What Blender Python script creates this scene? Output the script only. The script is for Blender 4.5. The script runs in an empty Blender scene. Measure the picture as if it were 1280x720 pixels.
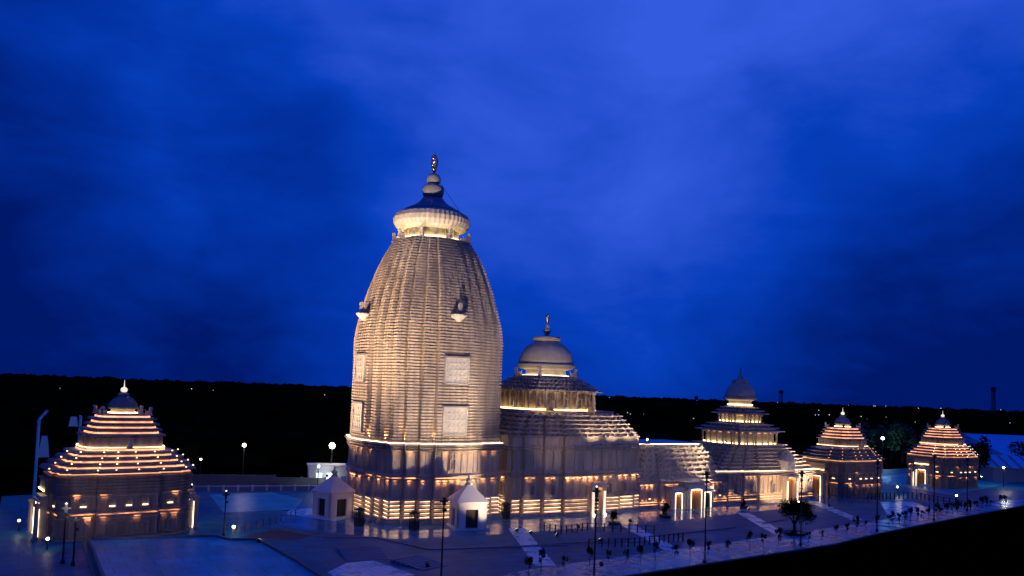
import bpy, math, random
from mathutils import Vector, Matrix
random.seed(7)
R = math.radians
SC = bpy.context.scene
COL = SC.collection
V = Vector

# ------------------------------------------------------------ camera, sky, light, exposure
roll, pitch, head = R(2.1), R(3.0), R(31)
R0 = V((math.cos(head), -math.sin(head), 0)); F0 = V((math.sin(head), math.cos(head), 0)); U0 = V((0, 0, 1))
Fd = F0*math.cos(pitch) + U0*math.sin(pitch); Ud = -F0*math.sin(pitch) + U0*math.cos(pitch)
Rt = R0*math.cos(roll) + Ud*math.sin(roll); Up = Ud*math.cos(roll) - R0*math.sin(roll)
cd = bpy.data.cameras.new('camera'); cam = bpy.data.objects.new('camera', cd); COL.objects.link(cam)
m = Matrix((Rt, Up, -Fd)).transposed().to_4x4(); m.translation = V((-60.45, -130.51, 22.0))
cam.matrix_world = m
cd.sensor_width = 36; cd.lens = 28.27; cd.shift_y = 0.0596; cd.clip_start = 1; cd.clip_end = 20000
SC.camera = cam
SC.view_settings.view_transform = 'Standard'; SC.view_settings.look = 'None'
SC.view_settings.exposure = 0; SC.view_settings.gamma = 1
SC.cycles.use_denoising = True
SC.cycles.max_bounces = 5; SC.cycles.diffuse_bounces = 2; SC.cycles.glossy_bounces = 3
SC.cycles.sample_clamp_indirect = 4
SC.cycles.caustics_reflective = False; SC.cycles.caustics_refractive = False

SKY_BASE = -.04
BANKS = [(.12, .38, .75, .45), (.54, .40, .42, .12), (-.22, .27, .20, -.30), (.43, .17, .30, -.33), (.64, .24, .30, -.22), (-.37, .20, .16, .10), (.21, .17, .2, .06), (-.6, .40, .45, -.24), (-.56, .06, .6, .04)]
w = bpy.data.worlds.new('World'); SC.world = w; w.use_nodes = True
nt = w.node_tree; N = nt.nodes; L = nt.links
for n in list(N): N.remove(n)
def nd(t, **k):
    n = N.new(t)
    for a, b in k.items(): setattr(n, a, b)
    return n
out = nd('ShaderNodeOutputWorld'); bg = nd('ShaderNodeBackground'); bg.inputs[1].default_value = 1.0
tc = nd('ShaderNodeTexCoord')
# wind-torn cloud banks: soft masses at their own bearings, broken up by noise
nz = nd('ShaderNodeTexNoise'); nz.inputs['Scale'].default_value = 3.2; nz.inputs['Detail'].default_value = 6; nz.inputs['Roughness'].default_value = .5
L.new(tc.outputs['Generated'], nz.inputs[0])
nc = nd('ShaderNodeVectorMath', operation='SUBTRACT'); L.new(nz.outputs[1], nc.inputs[0]); nc.inputs[1].default_value = (.5, .5, .5)
wv = nd('ShaderNodeVectorMath', operation='MULTIPLY_ADD'); L.new(nc.outputs[0], wv.inputs[0]); wv.inputs[1].default_value = (.42, .42, .3); L.new(tc.outputs['Generated'], wv.inputs[2])
nv = nd('ShaderNodeVectorMath', operation='NORMALIZE'); L.new(wv.outputs[0], nv.inputs[0])
fine = nd('ShaderNodeTexNoise'); fine.inputs['Scale'].default_value = 3.6; fine.inputs['Detail'].default_value = 12; fine.inputs['Roughness'].default_value = .58; fine.inputs['Distortion'].default_value = .35
fm = nd('ShaderNodeMapping'); fm.inputs['Rotation'].default_value = (0, .25, -head); fm.inputs['Scale'].default_value = (1, 1, 2.3); L.new(tc.outputs['Generated'], fm.inputs[0]); L.new(fm.outputs[0], fine.inputs[0])
acc = nd('ShaderNodeMath', operation='MULTIPLY_ADD'); L.new(fine.outputs[0], acc.inputs[0]); acc.inputs[1].default_value = .85; acc.inputs[2].default_value = SKY_BASE
def bank(az, el, rad, amp):      # azimuth (tan, from the axis the camera faces) and elevation (tan)
    global acc
    d = (F0+R0*az+U0*el).normalized()
    dp = nd('ShaderNodeVectorMath', operation='DOT_PRODUCT'); L.new(nv.outputs[0], dp.inputs[0]); dp.inputs[1].default_value = tuple(d)
    mr = nd('ShaderNodeMapRange', interpolation_type='SMOOTHSTEP'); mr.inputs[1].default_value = math.cos(rad); mr.inputs[2].default_value = 1; mr.inputs[3].default_value = 0; mr.inputs[4].default_value = amp
    L.new(dp.outputs['Value'], mr.inputs[0])
    a = nd('ShaderNodeMath', operation='ADD'); L.new(acc.outputs[0], a.inputs[0]); L.new(mr.outputs[0], a.inputs[1]); acc = a
for b_ in BANKS: bank(*b_)
sp = nd('ShaderNodeSeparateXYZ'); L.new(tc.outputs['Generated'], sp.inputs[0])      # thicker, darker cloud low over the horizon
hz = nd('ShaderNodeMapRange', interpolation_type='SMOOTHSTEP'); hz.inputs[1].default_value = -.02; hz.inputs[2].default_value = .30; hz.inputs[3].default_value = -.42; hz.inputs[4].default_value = 0
L.new(sp.outputs[2], hz.inputs[0]); ha = nd('ShaderNodeMath', operation='ADD'); L.new(acc.outputs[0], ha.inputs[0]); L.new(hz.outputs[0], ha.inputs[1]); acc = ha
cr = nd('ShaderNodeValToRGB'); L.new(acc.outputs[0], cr.inputs[0])
e = cr.color_ramp.elements
e[0].position = 0; e[0].color = (0, .009, .14, 1)
e[1].position = 1; e[1].color = (.032, .106, .72, 1)
x = cr.color_ramp.elements.new(.33); x.color = (.0004, .030, .345, 1)
x = cr.color_ramp.elements.new(.55); x.color = (.002, .048, .485, 1)
# last trace of twilight from the physical sky
sky = nd('ShaderNodeTexSky', sky_type='NISHITA'); sky.sun_disc = False; sky.sun_elevation = R(-2); sky.sun_rotation = R(250); sky.air_density = 1.0; sky.ozone_density = 6
tint = nd('ShaderNodeMix', data_type='RGBA', blend_type='MULTIPLY'); tint.inputs[0].default_value = 1; L.new(sky.outputs[0], tint.inputs[6]); tint.inputs[7].default_value = (.004, .012, .05, 1)
ad = nd('ShaderNodeMix', data_type='RGBA', blend_type='ADD'); ad.inputs[0].default_value = 1
L.new(cr.outputs[0], ad.inputs[6]); L.new(tint.outputs[2], ad.inputs[7])
L.new(ad.outputs[2], bg.inputs[0]); L.new(bg.outputs[0], out.inputs[0])

sd = bpy.data.lights.new('sky_fill', 'SUN'); sd.energy = .02; sd.angle = R(40); sd.color = (.45, .6, 1)  # added soft blue fill from above, after sunset
so = bpy.data.objects.new('sky_fill', sd); COL.objects.link(so); so.rotation_euler = (R(35), 0, R(-20))

# ------------------------------------------------------------ materials
def mat(name, col, rough=.7, bump=0, bscale=1.0, vary=0, emit=None, es=0, spec=.5, metal=0, vs=.4, brick=None, stretch=None):
    mt = bpy.data.materials.new(name); mt.use_nodes = True
    t = mt.node_tree; b = t.nodes['Principled BSDF']
    b.inputs['Base Color'].default_value = (*col, 1); b.inputs['Roughness'].default_value = rough
    b.inputs['Specular IOR Level'].default_value = spec; b.inputs['Metallic'].default_value = metal
    if emit:
        b.inputs['Emission Color'].default_value = (*emit, 1); b.inputs['Emission Strength'].default_value = es
    g = t.nodes.new('ShaderNodeTexCoord')
    if vary:
        n = t.nodes.new('ShaderNodeTexNoise'); n.inputs['Scale'].default_value = vs; n.inputs['Detail'].default_value = 8; n.inputs['Roughness'].default_value = .65
        if stretch:
            mpn = t.nodes.new('ShaderNodeMapping'); mpn.inputs['Scale'].default_value = (1, 1, stretch); t.links.new(g.outputs['Object'], mpn.inputs[0]); t.links.new(mpn.outputs[0], n.inputs[0])
        else: t.links.new(g.outputs['Object'], n.inputs[0])
        r = t.nodes.new('ShaderNodeMapRange'); r.inputs[1].default_value = .3; r.inputs[2].default_value = .7; r.inputs[3].default_value = 1-vary; r.inputs[4].default_value = 1+vary*.5
        t.links.new(n.outputs[0], r.inputs[0])
        k = t.nodes.new('ShaderNodeVectorMath'); k.operation = 'SCALE'; k.inputs[0].default_value = col
        t.links.new(r.outputs[0], k.inputs['Scale']); t.links.new(k.outputs[0], b.inputs['Base Color'])
        if brick:
            bt = t.nodes.new('ShaderNodeTexBrick'); bt.inputs['Scale'].default_value = 1; bt.inputs['Brick Width'].default_value = brick[0]; bt.inputs['Row Height'].default_value = brick[1]
            bt.inputs['Mortar Size'].default_value = brick[2]; bt.inputs['Color1'].default_value = (1, 1, 1, 1); bt.inputs['Color2'].default_value = (brick[3],)*3+(1,); bt.inputs['Mortar'].default_value = (.35, .35, .35, 1)
            t.links.new(g.outputs['Object'], bt.inputs[0])
            q = t.nodes.new('ShaderNodeVectorMath'); q.operation = 'MULTIPLY'
            t.links.new(k.outputs[0], q.inputs[0]); t.links.new(bt.outputs[0], q.inputs[1]); t.links.new(q.outputs[0], b.inputs['Base Color'])
        if rough < .4:
            r2 = t.nodes.new('ShaderNodeMapRange'); r2.inputs[1].default_value = .3; r2.inputs[2].default_value = .7; r2.inputs[3].default_value = rough*.6; r2.inputs[4].default_value = rough*1.8
            t.links.new(n.outputs[0], r2.inputs[0]); t.links.new(r2.outputs[0], b.inputs['Roughness'])
    if bump:
        n = t.nodes.new('ShaderNodeTexNoise'); n.inputs['Scale'].default_value = bscale; n.inputs['Detail'].default_value = 6
        t.links.new(g.outputs['Object'], n.inputs[0])
        u = t.nodes.new('ShaderNodeBump'); u.inputs['Strength'].default_value = bump; u.inputs['Distance'].default_value = .1
        t.links.new(n.outputs[0], u.inputs['Height']); t.links.new(u.outputs[0], b.inputs['Normal'])
    return mt
M = dict(
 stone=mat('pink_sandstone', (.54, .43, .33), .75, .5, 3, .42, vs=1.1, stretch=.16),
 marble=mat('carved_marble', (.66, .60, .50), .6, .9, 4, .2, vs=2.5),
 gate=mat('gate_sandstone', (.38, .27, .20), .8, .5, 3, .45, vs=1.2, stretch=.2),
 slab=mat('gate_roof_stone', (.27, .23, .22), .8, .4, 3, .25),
 dome=mat('plastered_dome', (.50, .43, .35), .7, .3, 5, .25, vs=.8),
 lid=mat('blue_grey_lid', (.16, .22, .32), .6),
 white=mat('white_paint', (.76, .69, .62), .55, .1, 4, .08),
 wood=mat('door_wood', (.42, .17, .045), .5, .3, 3, .3, vs=2),
 dark=mat('dark_interior', (.012, .01, .01), .9),
 black=mat('black_metal', (.02, .02, .022), .5),
 idol=mat('niche_figure_stone', (.28, .22, .18), .7),
 gold=mat('gilt_metal', (.12, .09, .06), .35, metal=.6),
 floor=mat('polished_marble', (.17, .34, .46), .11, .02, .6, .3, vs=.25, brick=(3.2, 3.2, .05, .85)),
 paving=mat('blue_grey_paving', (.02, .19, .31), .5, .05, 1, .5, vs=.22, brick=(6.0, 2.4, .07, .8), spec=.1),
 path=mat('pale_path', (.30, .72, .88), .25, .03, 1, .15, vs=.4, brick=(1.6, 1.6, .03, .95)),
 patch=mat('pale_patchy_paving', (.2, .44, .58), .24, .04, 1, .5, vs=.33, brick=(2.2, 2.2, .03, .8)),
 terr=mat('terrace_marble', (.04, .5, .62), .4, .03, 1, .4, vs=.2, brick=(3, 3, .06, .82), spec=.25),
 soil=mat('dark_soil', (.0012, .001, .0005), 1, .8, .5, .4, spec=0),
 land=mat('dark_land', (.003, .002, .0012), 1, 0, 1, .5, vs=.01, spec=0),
 asphalt=mat('dark_asphalt', (.035, .035, .038), .6, .2, 2, .3),
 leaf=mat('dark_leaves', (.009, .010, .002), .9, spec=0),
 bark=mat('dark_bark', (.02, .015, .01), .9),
 tarp=mat('blue_sheet', (.10, .55, .92), .5, .15, .3, .15),
 redbrown=mat('brown_carpet', (.09, .055, .06), .8, 0, 1, .3, vs=.2),
 skin=mat('skin', (.2, .11, .07), .6), cloth=mat('dark_cloth', (.02, .02, .03), .9),
 step=mat('step_stone', (.12, .22, .32), .6, 0, 1, .2),
 grey=mat('grey_concrete', (.22, .2, .19), .8, .2, 2, .2),
)
def em(name, col, s, var=0):
    mt = mat(name, (.8, .8, .8), .5, emit=col, es=s)
    if var:     # the lamps of a chain are not equally bright
        t = mt.node_tree; g = t.nodes.new('ShaderNodeTexCoord'); n = t.nodes.new('ShaderNodeTexNoise'); n.inputs['Scale'].default_value = .55; n.inputs['Detail'].default_value = 3
        t.links.new(g.outputs['Object'], n.inputs[0]); r = t.nodes.new('ShaderNodeMapRange'); r.inputs[1].default_value = .35; r.inputs[2].default_value = .65; r.inputs[3].default_value = s*(1-var); r.inputs[4].default_value = s*(1+var)
        t.links.new(n.outputs[0], r.inputs[0]); t.links.new(r.outputs[0], t.nodes['Principled BSDF'].inputs['Emission Strength'])
    return mt
M.update(kanthi=em('recess_led', (1, .64, .32), 3.0, .4), panel=em('jamb_stone_glow', (1, .76, .48), 1.1, .2), door=em('door_led', (1, .58, .24), 24), band=em('band_glow', (1, .62, .32), 2.7, .7), warm=em('warm_led', (1, .60, .28), 12, .5), orange=em('orange_led', (1, .49, .22), 26, .6), tier=em('tier_led', (1, .38, .14), 1.6, .45), yellow=em('yellow_led', (1, .74, .30), 5.5, .3),
 soft=em('soft_led', (1, .48, .22), 17, .7), amber=em('amber_led', (1, .42, .15), 1.3, .3), cream=em('cream_led', (1, .76, .46), 3.2, .35), jamb=em('jamb_led', (1, .72, .38), 14),
 lens=em('lamp_lens', (1, .8, .55), 4), bulb=em('white_bulb', (1, .92, .7), 14), cool=em('cool_bulb', (.75, .9, 1), 10), far=em('far_bulb', (1, .85, .6), 1.6), farb=em('far_blue_bulb', (.5, .75, 1), 1.4),
 ball=em('lit_finial_ball', (1, .86, .6), 1.0), win=em('lit_window', (.75, .85, 1), 2.2))

# ------------------------------------------------------------ mesh helpers
class MB:
    def __init__(s): s.v = []; s.f = []
    def add(s, vs, fs):
        o = len(s.v); s.v += [tuple(p) for p in vs]; s.f += [tuple(i+o for i in f) for f in fs]
    def box(s, cx, cy, z0, sx, sy, sz, rz=0, tx=1, ty=1):
        c, n = math.cos(rz), math.sin(rz); vs = []
        for z, kx, ky in ((z0, 1, 1), (z0+sz, tx, ty)):
            for a, b in ((-1, -1), (1, -1), (1, 1), (-1, 1)):
                x, y = a*sx/2*kx, b*sy/2*ky; vs.append((cx+x*c-y*n, cy+x*n+y*c, z))
        s.add(vs, [(3, 2, 1, 0), (4, 5, 6, 7), (0, 1, 5, 4), (1, 2, 6, 5), (2, 3, 7, 6), (3, 0, 4, 7)])
    def rings(s, rs, cap=True):
        n = len(rs[0]); vs = [p for r in rs for p in r]; fs = []
        for i in range(len(rs)-1):
            for j in range(n):
                k = (j+1) % n; fs.append((i*n+j, i*n+k, (i+1)*n+k, (i+1)*n+j))
        if cap: fs += [tuple(range(n-1, -1, -1)), tuple(range((len(rs)-1)*n, len(rs)*n))]
        s.add(vs, fs)
    def loft(s, poly, prof, cap=True):      # prof: (z, sx, sy)
        s.rings([[(x*kx, y*ky, z) for x, y in poly] for z, kx, ky in prof], cap)
    def lathe(s, prof, n=32, c=(0, 0, 0), rib=0):
        rs = []
        for r, z in prof:
            rs.append([(c[0]+r*(1-rib*(j % 2))*math.cos(2*math.pi*j/n), c[1]+r*(1-rib*(j % 2))*math.sin(2*math.pi*j/n), c[2]+z) for j in range(n)])
        s.rings(rs)
    def tube(s, a, b, r, n=8, r2=None):
        a, b = V(a), V(b); d = (b-a).normalized(); u = d.orthogonal().normalized(); q = d.cross(u)
        s.rings([[tuple(p+u*rr*math.cos(2*math.pi*j/n)+q*rr*math.sin(2*math.pi*j/n)) for j in range(n)] for p, rr in ((a, r), (b, r if r2 is None else r2))])
    def prism(s, pts, z0, z1): s.rings([[(x, y, z0) for x, y in pts], [(x, y, z1) for x, y in pts]])
    def mesh(s, name, mt, smooth=False):
        me = bpy.data.meshes.new(name); me.from_pydata(s.v, [], s.f); me.materials.append(mt)
        if smooth: me.polygons.foreach_set('use_smooth', [True]*len(me.polygons))
        me.update(); return me
def obj(name, mb, mt, parent=None, label=None, smooth=False, loc=None):
    me = mb if isinstance(mb, bpy.types.Mesh) else mb.mesh(name, mt, smooth)
    o = bpy.data.objects.new(name, me); COL.objects.link(o)
    if parent: o.parent = parent
    if label: o['label'] = label
    if loc: o.location = loc
    return o
def tag(o, label, cat, group=None):
    o['label'] = label; o['category'] = cat
    if group: o['group'] = group
    return o
def thing(name, label, cat, loc=(0, 0, 0), rz=0, group=None):
    o = bpy.data.objects.new(name, None); COL.objects.link(o); o.location = loc; o.rotation_euler = (0, 0, rz)
    return tag(o, label, cat, group)
def struct(name, mb, mt):
    o = obj(name, mb, mt); o['kind'] = 'structure'; return o
def copy_tree(o, loc=None, rz=None, label=None, parent=None):
    c = o.copy(); COL.objects.link(c)
    if parent: c.parent = parent
    if loc is not None: c.location = loc
    if rz is not None: c.rotation_euler = (0, 0, rz)
    if label: c['label'] = label
    for ch in o.children: copy_tree(ch, parent=c)
    return c

def plan(hx, hy, br=(.25, .55, .82), d=.8, groove=0):
    """stepped temple plan: a quadrant from the middle of the +x face to the middle of the +y face, mirrored"""
    k = len(br); q = []
    for i, b in enumerate(br):
        X = hx-i*d; Y = b*hy
        q.append((X, Y))
        if groove:
            q += [(hx-(i+1)*d-groove, Y), (hx-(i+1)*d-groove, Y+groove), (hx-(i+1)*d, Y+groove)]
        else: q.append((hx-(i+1)*d, Y))
    cx, cy = hx-k*d, hy-k*d
    q.append((cx, cy))
    p = []
    for i in range(k-1, -1, -1):
        X = br[i]*hx; Y = hy-i*d
        if groove:
            p += [(X+groove, hy-(i+1)*d), (X+groove, hy-(i+1)*d-groove), (X, hy-(i+1)*d-groove), (X, Y)]
        else: p += [(X, hy-(i+1)*d), (X, Y)]
    Q1 = q+p
    Q2 = [(-x, y) for x, y in reversed(Q1)]
    Q3 = [(-x, -y) for x, y in Q1]
    Q4 = [(x, -y) for x, y in reversed(Q1)]
    return Q1+Q2+Q3+Q4
def teeth(poly, w=1.0, dep=.12, minlen=1.2):
    """small vertical ribs along every long face"""
    o = []; n = len(poly)
    for i in range(n):
        a = V((*poly[i], 0)); b = V((*poly[(i+1) % n], 0)); o.append(tuple(a[:2])); Ln = (b-a).length
        if Ln < minlen: continue
        k = max(2, round(Ln/w)); d = (b-a)/k; nn = V((-(b-a).y, (b-a).x, 0)).normalized()  # inward for ccw
        for j in range(1, k):
            p = a+d*j; g = d.normalized()*.09
            for q in (p-g, p-g+nn*dep, p+g+nn*dep, p+g): o.append((q.x, q.y))
    return o
def pr(poly_h, items):          # (z, inset) -> (z, kx, ky)
    hx, hy = poly_h
    return [(z, (hx-i)/hx, (hy-i)/hy) for z, i in items]
def mouldings(z0, z1, n, o, base=0):
    r = []; h = (z1-z0)/n
    for i in range(n):
        z = z0+i*h; r += [(z+.02*h, base), (z+.14*h, base-o), (z+.52*h, base-o*1.1), (z+.68*h, base-.15*o), (z+.98*h, base)]
    return r
def strip(parent, poly, hh, z, inset, mt, t=.1, name='light_strip'):
    hx, hy = hh; m_ = MB(); a = inset; b = inset+t
    rs = []
    for zz, ii in ((z, a), (z+t, a), (z+t, b), (z, b)):
        rs.append([(x*(hx-ii)/hx, y*(hy-ii)/hy, zz) for x, y in poly])
    rs.append(rs[0]); m_.rings(rs, cap=False)
    return obj(name, m_, mt, parent)
def wash(parent, poly, hh, z, inset, mt, keep=1.0, t=.09, up=False, lip=.16, piece=None, minlen=1.35, name='light_strip'):
    """LED lengths tucked behind a stone lip, face by face; keep = share of the faces that are lit"""
    hx, hy = hh; P2 = [(x*(hx-inset)/hx, y*(hy-inset)/hy) for x, y in poly]
    m_ = MB(); f = MB()
    for c, d, n, ln in edges(P2, minlen):
        rz = math.atan2(d.y, d.x); q = c+n*(t*.5)
        
        segs = [(0, ln-.4)] if not piece else [((j+.5)*piece-ln/2, piece*.55) for j in range(int(ln/piece))]
        for o_, l_ in segs:
            if LR.random() > keep: continue
            p = q+d*o_; m_.box(p.x, p.y, z, l_, t, t*.6, rz)
    io = inset-t-.09; f.rings([[(x*(hx-i_)/hx, y*(hy-i_)/hy, z_) for x, y in poly] for i_, z_ in ((io, z-lip*.35), (io, z+lip*.65), (io+.06, z+lip*.65), (io+.06, z-lip*.35), (io, z-lip*.35))], cap=False)
    obj(name, m_, mt, parent); obj('cover_lip', f, M['stone'], parent)
LR = random.Random(12)
def edges(poly, minlen):
    n = len(poly); r = []
    for i in range(n):
        a, b = V((*poly[i], 0)), V((*poly[(i+1) % n], 0))
        if (b-a).length >= minlen:
            d = (b-a).normalized(); r.append(((a+b)/2, d, V((d.y, -d.x, 0)), (b-a).length))
    return r

def tri_idol(m_, z, s):       # seated figure: base, folded legs, torso, head
    m_.box(0, -.12, z, .9*s, .3*s, .14*s); m_.box(0, -.12, z+.14*s, .5*s, .26*s, .3*s, 0, .9, .8)
    m_.box(0, -.1, z+.44*s, .42*s, .2*s, .36*s, 0, 1.1, .8); m_.lathe([(.02, 0), (.13*s, .06*s), (.14*s, .18*s), (.06*s, .3*s), (.01, .38*s)], 8, (0, -.1, z+.78*s))
def niche_meshes(mt, W, H):
    f = MB()   # frame: pilasters, lintel, stepped pediment; -y is outward
    for s_ in (-1, 1): f.box(s_*W*.5, -.12, 0, .22, .26, H*.72); f.box(s_*W*.5, -.14, H*.66, .34, .34, H*.07)
    f.box(0, -.18, H*.73, W*1.3, .42, H*.06)
    for k in range(3): f.box(0, -.14, H*(.79+.055*k), W*(1.1-.28*k), .34-.06*k, H*.05)
    f.box(0, -.22, 0, W*1.25, .46, H*.06)
    b = MB(); b.box(0, -.02, H*.06, W*.86, .05, H*.67)
    i = MB(); tri_idol(i, H*.1, min(W*.8, H*.42))
    return f.mesh('niche_frame', mt), b.mesh('niche_back', M['slab']), i.mesh('niche_idol', M['idol'])
def put_niche(parent, ms, p, nrm, z, lamp=None, lm=None):
    rz = math.atan2(nrm.y, nrm.x)+math.pi/2
    o = obj('niche', ms[0], None, parent, loc=(p.x, p.y, z)); o.rotation_euler = (0, 0, rz)
    obj('back_panel', ms[1], None, o); obj('figure', ms[2], None, o)
    if lamp: obj('lamp', lamp, lm, o)
    return o
def pilasters(m_, poly, z0, z1, minlen=1.0, w=.3, step=1.15):
    for c, d, n, ln in edges(poly, minlen):
        k = max(1, round((ln-w)/step))
        for j in range(k+1):
            p = c+d*((j/k-.5)*(ln-w-.12)); rz = math.atan2(d.y, d.x); q = p+n*.05
            m_.box(q.x, q.y, z0, w, .3, z1-z0, rz); m_.box(q.x, q.y, z1-.42, w+.2, .46, .3, rz); m_.box(q.x, q.y, z0+.08, w+.2, .46, .3, rz)

def pidha(parent, poly, hh, z0, z1, n, in0, in1, mt, led=None, ledt=.1, kuta=0, lip=.35, name='roof_tier', dots=None, iny=None):
    """n receding roof slabs, each a part; insets go from in0 to in1 (x) and iny (y)"""
    hx, hy = hh; h = (z1-z0)/n; iny = iny or (in0, in1)
    for i in range(n):
        ax = in0+(in1-in0)*i/n; bx = in0+(in1-in0)*(i+1)/n
        ay = iny[0]+(iny[1]-iny[0])*i/n; by = iny[0]+(iny[1]-iny[0])*(i+1)/n
        z = z0+i*h
        prof = []
        for zz, qx, qy in ((z-.02, ax+lip, ay+lip), (z, ax-lip, ay-lip), (z+.30*h, ax-lip, ay-lip), (z+.36*h, ax-lip*.7, ay-lip*.7), (z+.52*h, bx+lip, by+lip), (z+h-.025, bx+lip, by+lip)):
            prof.append((zz, (hx-qx)/hx, (hy-qy)/hy))
        m_ = MB(); m_.loft(poly, prof)
        if kuta:
            sc = [(x*(hx-ax+lip*.2)/hx, y*(hy-ay+lip*.2)/hy) for x, y in poly]
            for c, d, nn, ln in edges(sc, 1.3):
                k = max(1, round(ln/kuta)); rz = math.atan2(d.y, d.x)
                for j in range(k):
                    p = c+d*((j+.5)/k-.5)*ln
                    q_ = p-nn*.12; kd = max(.5, lip*1.3); m_.box(q_.x, q_.y, z+.2*h, kuta*.42, kd, h*.36, rz); m_.box(q_.x, q_.y, z+.56*h, kuta*.32, kd*.8, h*.34, rz, .15, .2)
        obj(name, m_, mt, parent)
        if led:
            st = MB(); rs = []
            for zz, ii in ((z+.50*h, .05), (z+.50*h+ledt, .05), (z+.50*h+ledt, .05+ledt), (z+.50*h, .05+ledt)):
                rs.append([(x*(hx-bx-lip+.22-ii)/hx, y*(hy-by-lip+.22-ii)/hy, zz) for x, y in poly])
            rs.append(rs[0]); st.rings(rs, cap=False); obj('light_strip', st, led, parent)

def chakra(parent, z, s, lit=True):
    """finial: pots and an openwork flame shaped wheel"""
    m_ = MB()
    for k in range(14):     # almond outline made of short bars in two crossing planes
        for ang in (0, math.pi/2):
            a0, a1 = 2*math.pi*k/14, 2*math.pi*(k+1)/14
            f = lambda a: (math.sin(a)*.62*s*(1-.25*math.cos(a)), 2.1*s-math.cos(a)*1.75*s)
            (x0, y0), (x1, y1) = f(a0), f(a1)
            m_.tube((x0*math.cos(ang), x0*math.sin(ang), z+y0), (x1*math.cos(ang), x1*math.sin(ang), z+y1), .13*s, 6)
    m_.tube((0, 0, z), (0, 0, z+5.0*s), .13*s, 6, .02)
    for k in range(6): m_.box(0, 0, z+(.7+.5*k)*s, (.9-.5*abs(k-2.5)/2.5)*s, .16*s, .14*s, .5*k)
    o = obj('wheel_finial', m_, M['gold'], parent)
    if lit:
        b = MB()
        for k in range(15):
            a = random.random()*6.28; r = .42*s*random.random(); b.lathe([(.01, 0), (.1*s, .08*s), (.01, .17*s)], 6, (r*math.cos(a), r*math.sin(a), z+(.5+.2*k)*s))
        obj('bulb', b, em('finial_bulb', (1, .8, .75), 3), o)
    return o
def small_lion(m_, p, s, rz=0):
    x, y, z = p; c, n = math.cos(rz), math.sin(rz)
    def bx(dx, dy, dz, a, b, h, t=1): m_.box(x+dx*s*c-dy*s*n, y+dx*s*n+dy*s*c, z+dz*s, a*s, b*s, h*s, rz, t, t)
    bx(0, 0, 0, 1.5, .8, .2); bx(-.25, 0, .2, .9, .6, .7, .8); bx(.25, 0, .2, .5, .5, 1.15, .7); bx(.38, 0, 1.2, .62, .62, .55, .7); bx(.5, .18, .2, .18, .16, .8); bx(.5, -.18, .2, .18, .16, .8)
    m_.tube((x-.6*s*c, y-.6*s*n, z+.3*s), (x-.8*s*c, y-.8*s*n, z+1.2*s), .08*s, 5)

def spot(loc, tgt, power, ang=60, blend=.8, col=(1, .66, .36), size=.25, fixture=True, label=None, parent=None):
    ld = bpy.data.lights.new('spot', 'SPOT'); ld.energy = power; ld.spot_size = R(ang); ld.spot_blend = blend; ld.color = col; ld.shadow_soft_size = size
    lo = bpy.data.objects.new('beam', ld); COL.objects.link(lo)
    d = (V(tgt)-V(loc)).normalized()
    if fixture:
        t = thing('floodlight', label or 'small ground floodlight aimed at the temple', 'floodlight', loc)
        b = MB(); b.box(0, 0, -.3, .5, .35, .06); b.tube((0, 0, -.28), (0, 0, 0), .05); obj('stand', b, M['black'], t)
        h = MB(); h.tube(V((0, 0, 0))-d*.25, d*.1, .24, 10, .3); obj('housing', h, M['black'], t)
        g = MB(); g.tube(d*.1, d*.13, .26, 10); obj('lens', g, M['lens'], t)
        lo.parent = t; lo.location = d*.3; lo.rotation_euler = d.to_track_quat('-Z', 'Y').to_euler()
    else:
        if parent: lo.parent = parent
        lo.location = V(loc)-(parent.location if parent else V((0, 0, 0))); lo.rotation_euler = d.to_track_quat('-Z', 'Y').to_euler()
    return lo

# ------------------------------------------------------------ ground
def sheet(name, pts, z, mt, kind='structure', thick=None):
    m_ = MB(); m_.add([(x, y, z) for x, y in pts], [tuple(range(len(pts)))]); o = struct(name, m_, mt)
    return o
def ccw(p): return p if sum(p[i][0]*p[(i+1) % len(p)][1]-p[(i+1) % len(p)][0]*p[i][1] for i in range(len(p))) > 0 else p[::-1]
g_ = MB(); K = 9000
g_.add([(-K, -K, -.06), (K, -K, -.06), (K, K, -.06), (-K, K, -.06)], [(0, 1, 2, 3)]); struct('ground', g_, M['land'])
edge_line = [(-60, -58.5), (-20, -55.0), (7.6, -52.6), (48.8, -48.3), (67.4, -43.9), (98, -38.5), (125.7, -33.8), (150, -29.6), (230, -14)]
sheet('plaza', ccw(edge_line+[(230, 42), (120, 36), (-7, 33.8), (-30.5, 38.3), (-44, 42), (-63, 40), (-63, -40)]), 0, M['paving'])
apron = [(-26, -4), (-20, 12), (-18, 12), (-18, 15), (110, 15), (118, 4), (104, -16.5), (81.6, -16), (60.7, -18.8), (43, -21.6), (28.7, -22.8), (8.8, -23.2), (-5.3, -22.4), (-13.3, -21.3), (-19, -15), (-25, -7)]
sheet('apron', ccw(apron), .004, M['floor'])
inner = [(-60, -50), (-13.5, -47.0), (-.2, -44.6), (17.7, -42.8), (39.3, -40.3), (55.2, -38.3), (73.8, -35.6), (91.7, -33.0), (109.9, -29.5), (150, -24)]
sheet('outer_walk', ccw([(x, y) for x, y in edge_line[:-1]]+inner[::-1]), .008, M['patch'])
def ribbon(name, a, b, wd, z, mt):
    a, b = V((*a, 0)), V((*b, 0)); n = (b-a).normalized(); n = V((-n.y, n.x, 0))*wd/2
    return sheet(name, ccw([tuple((a+n)[:2]), tuple((b+n)[:2]), tuple((b-n)[:2]), tuple((a-n)[:2])]), z, mt)
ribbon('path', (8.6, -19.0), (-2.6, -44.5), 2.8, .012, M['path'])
ribbon('path', (28.6, -22.4), (20.6, -42.6), 2.6, .012, M['path'])
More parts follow.
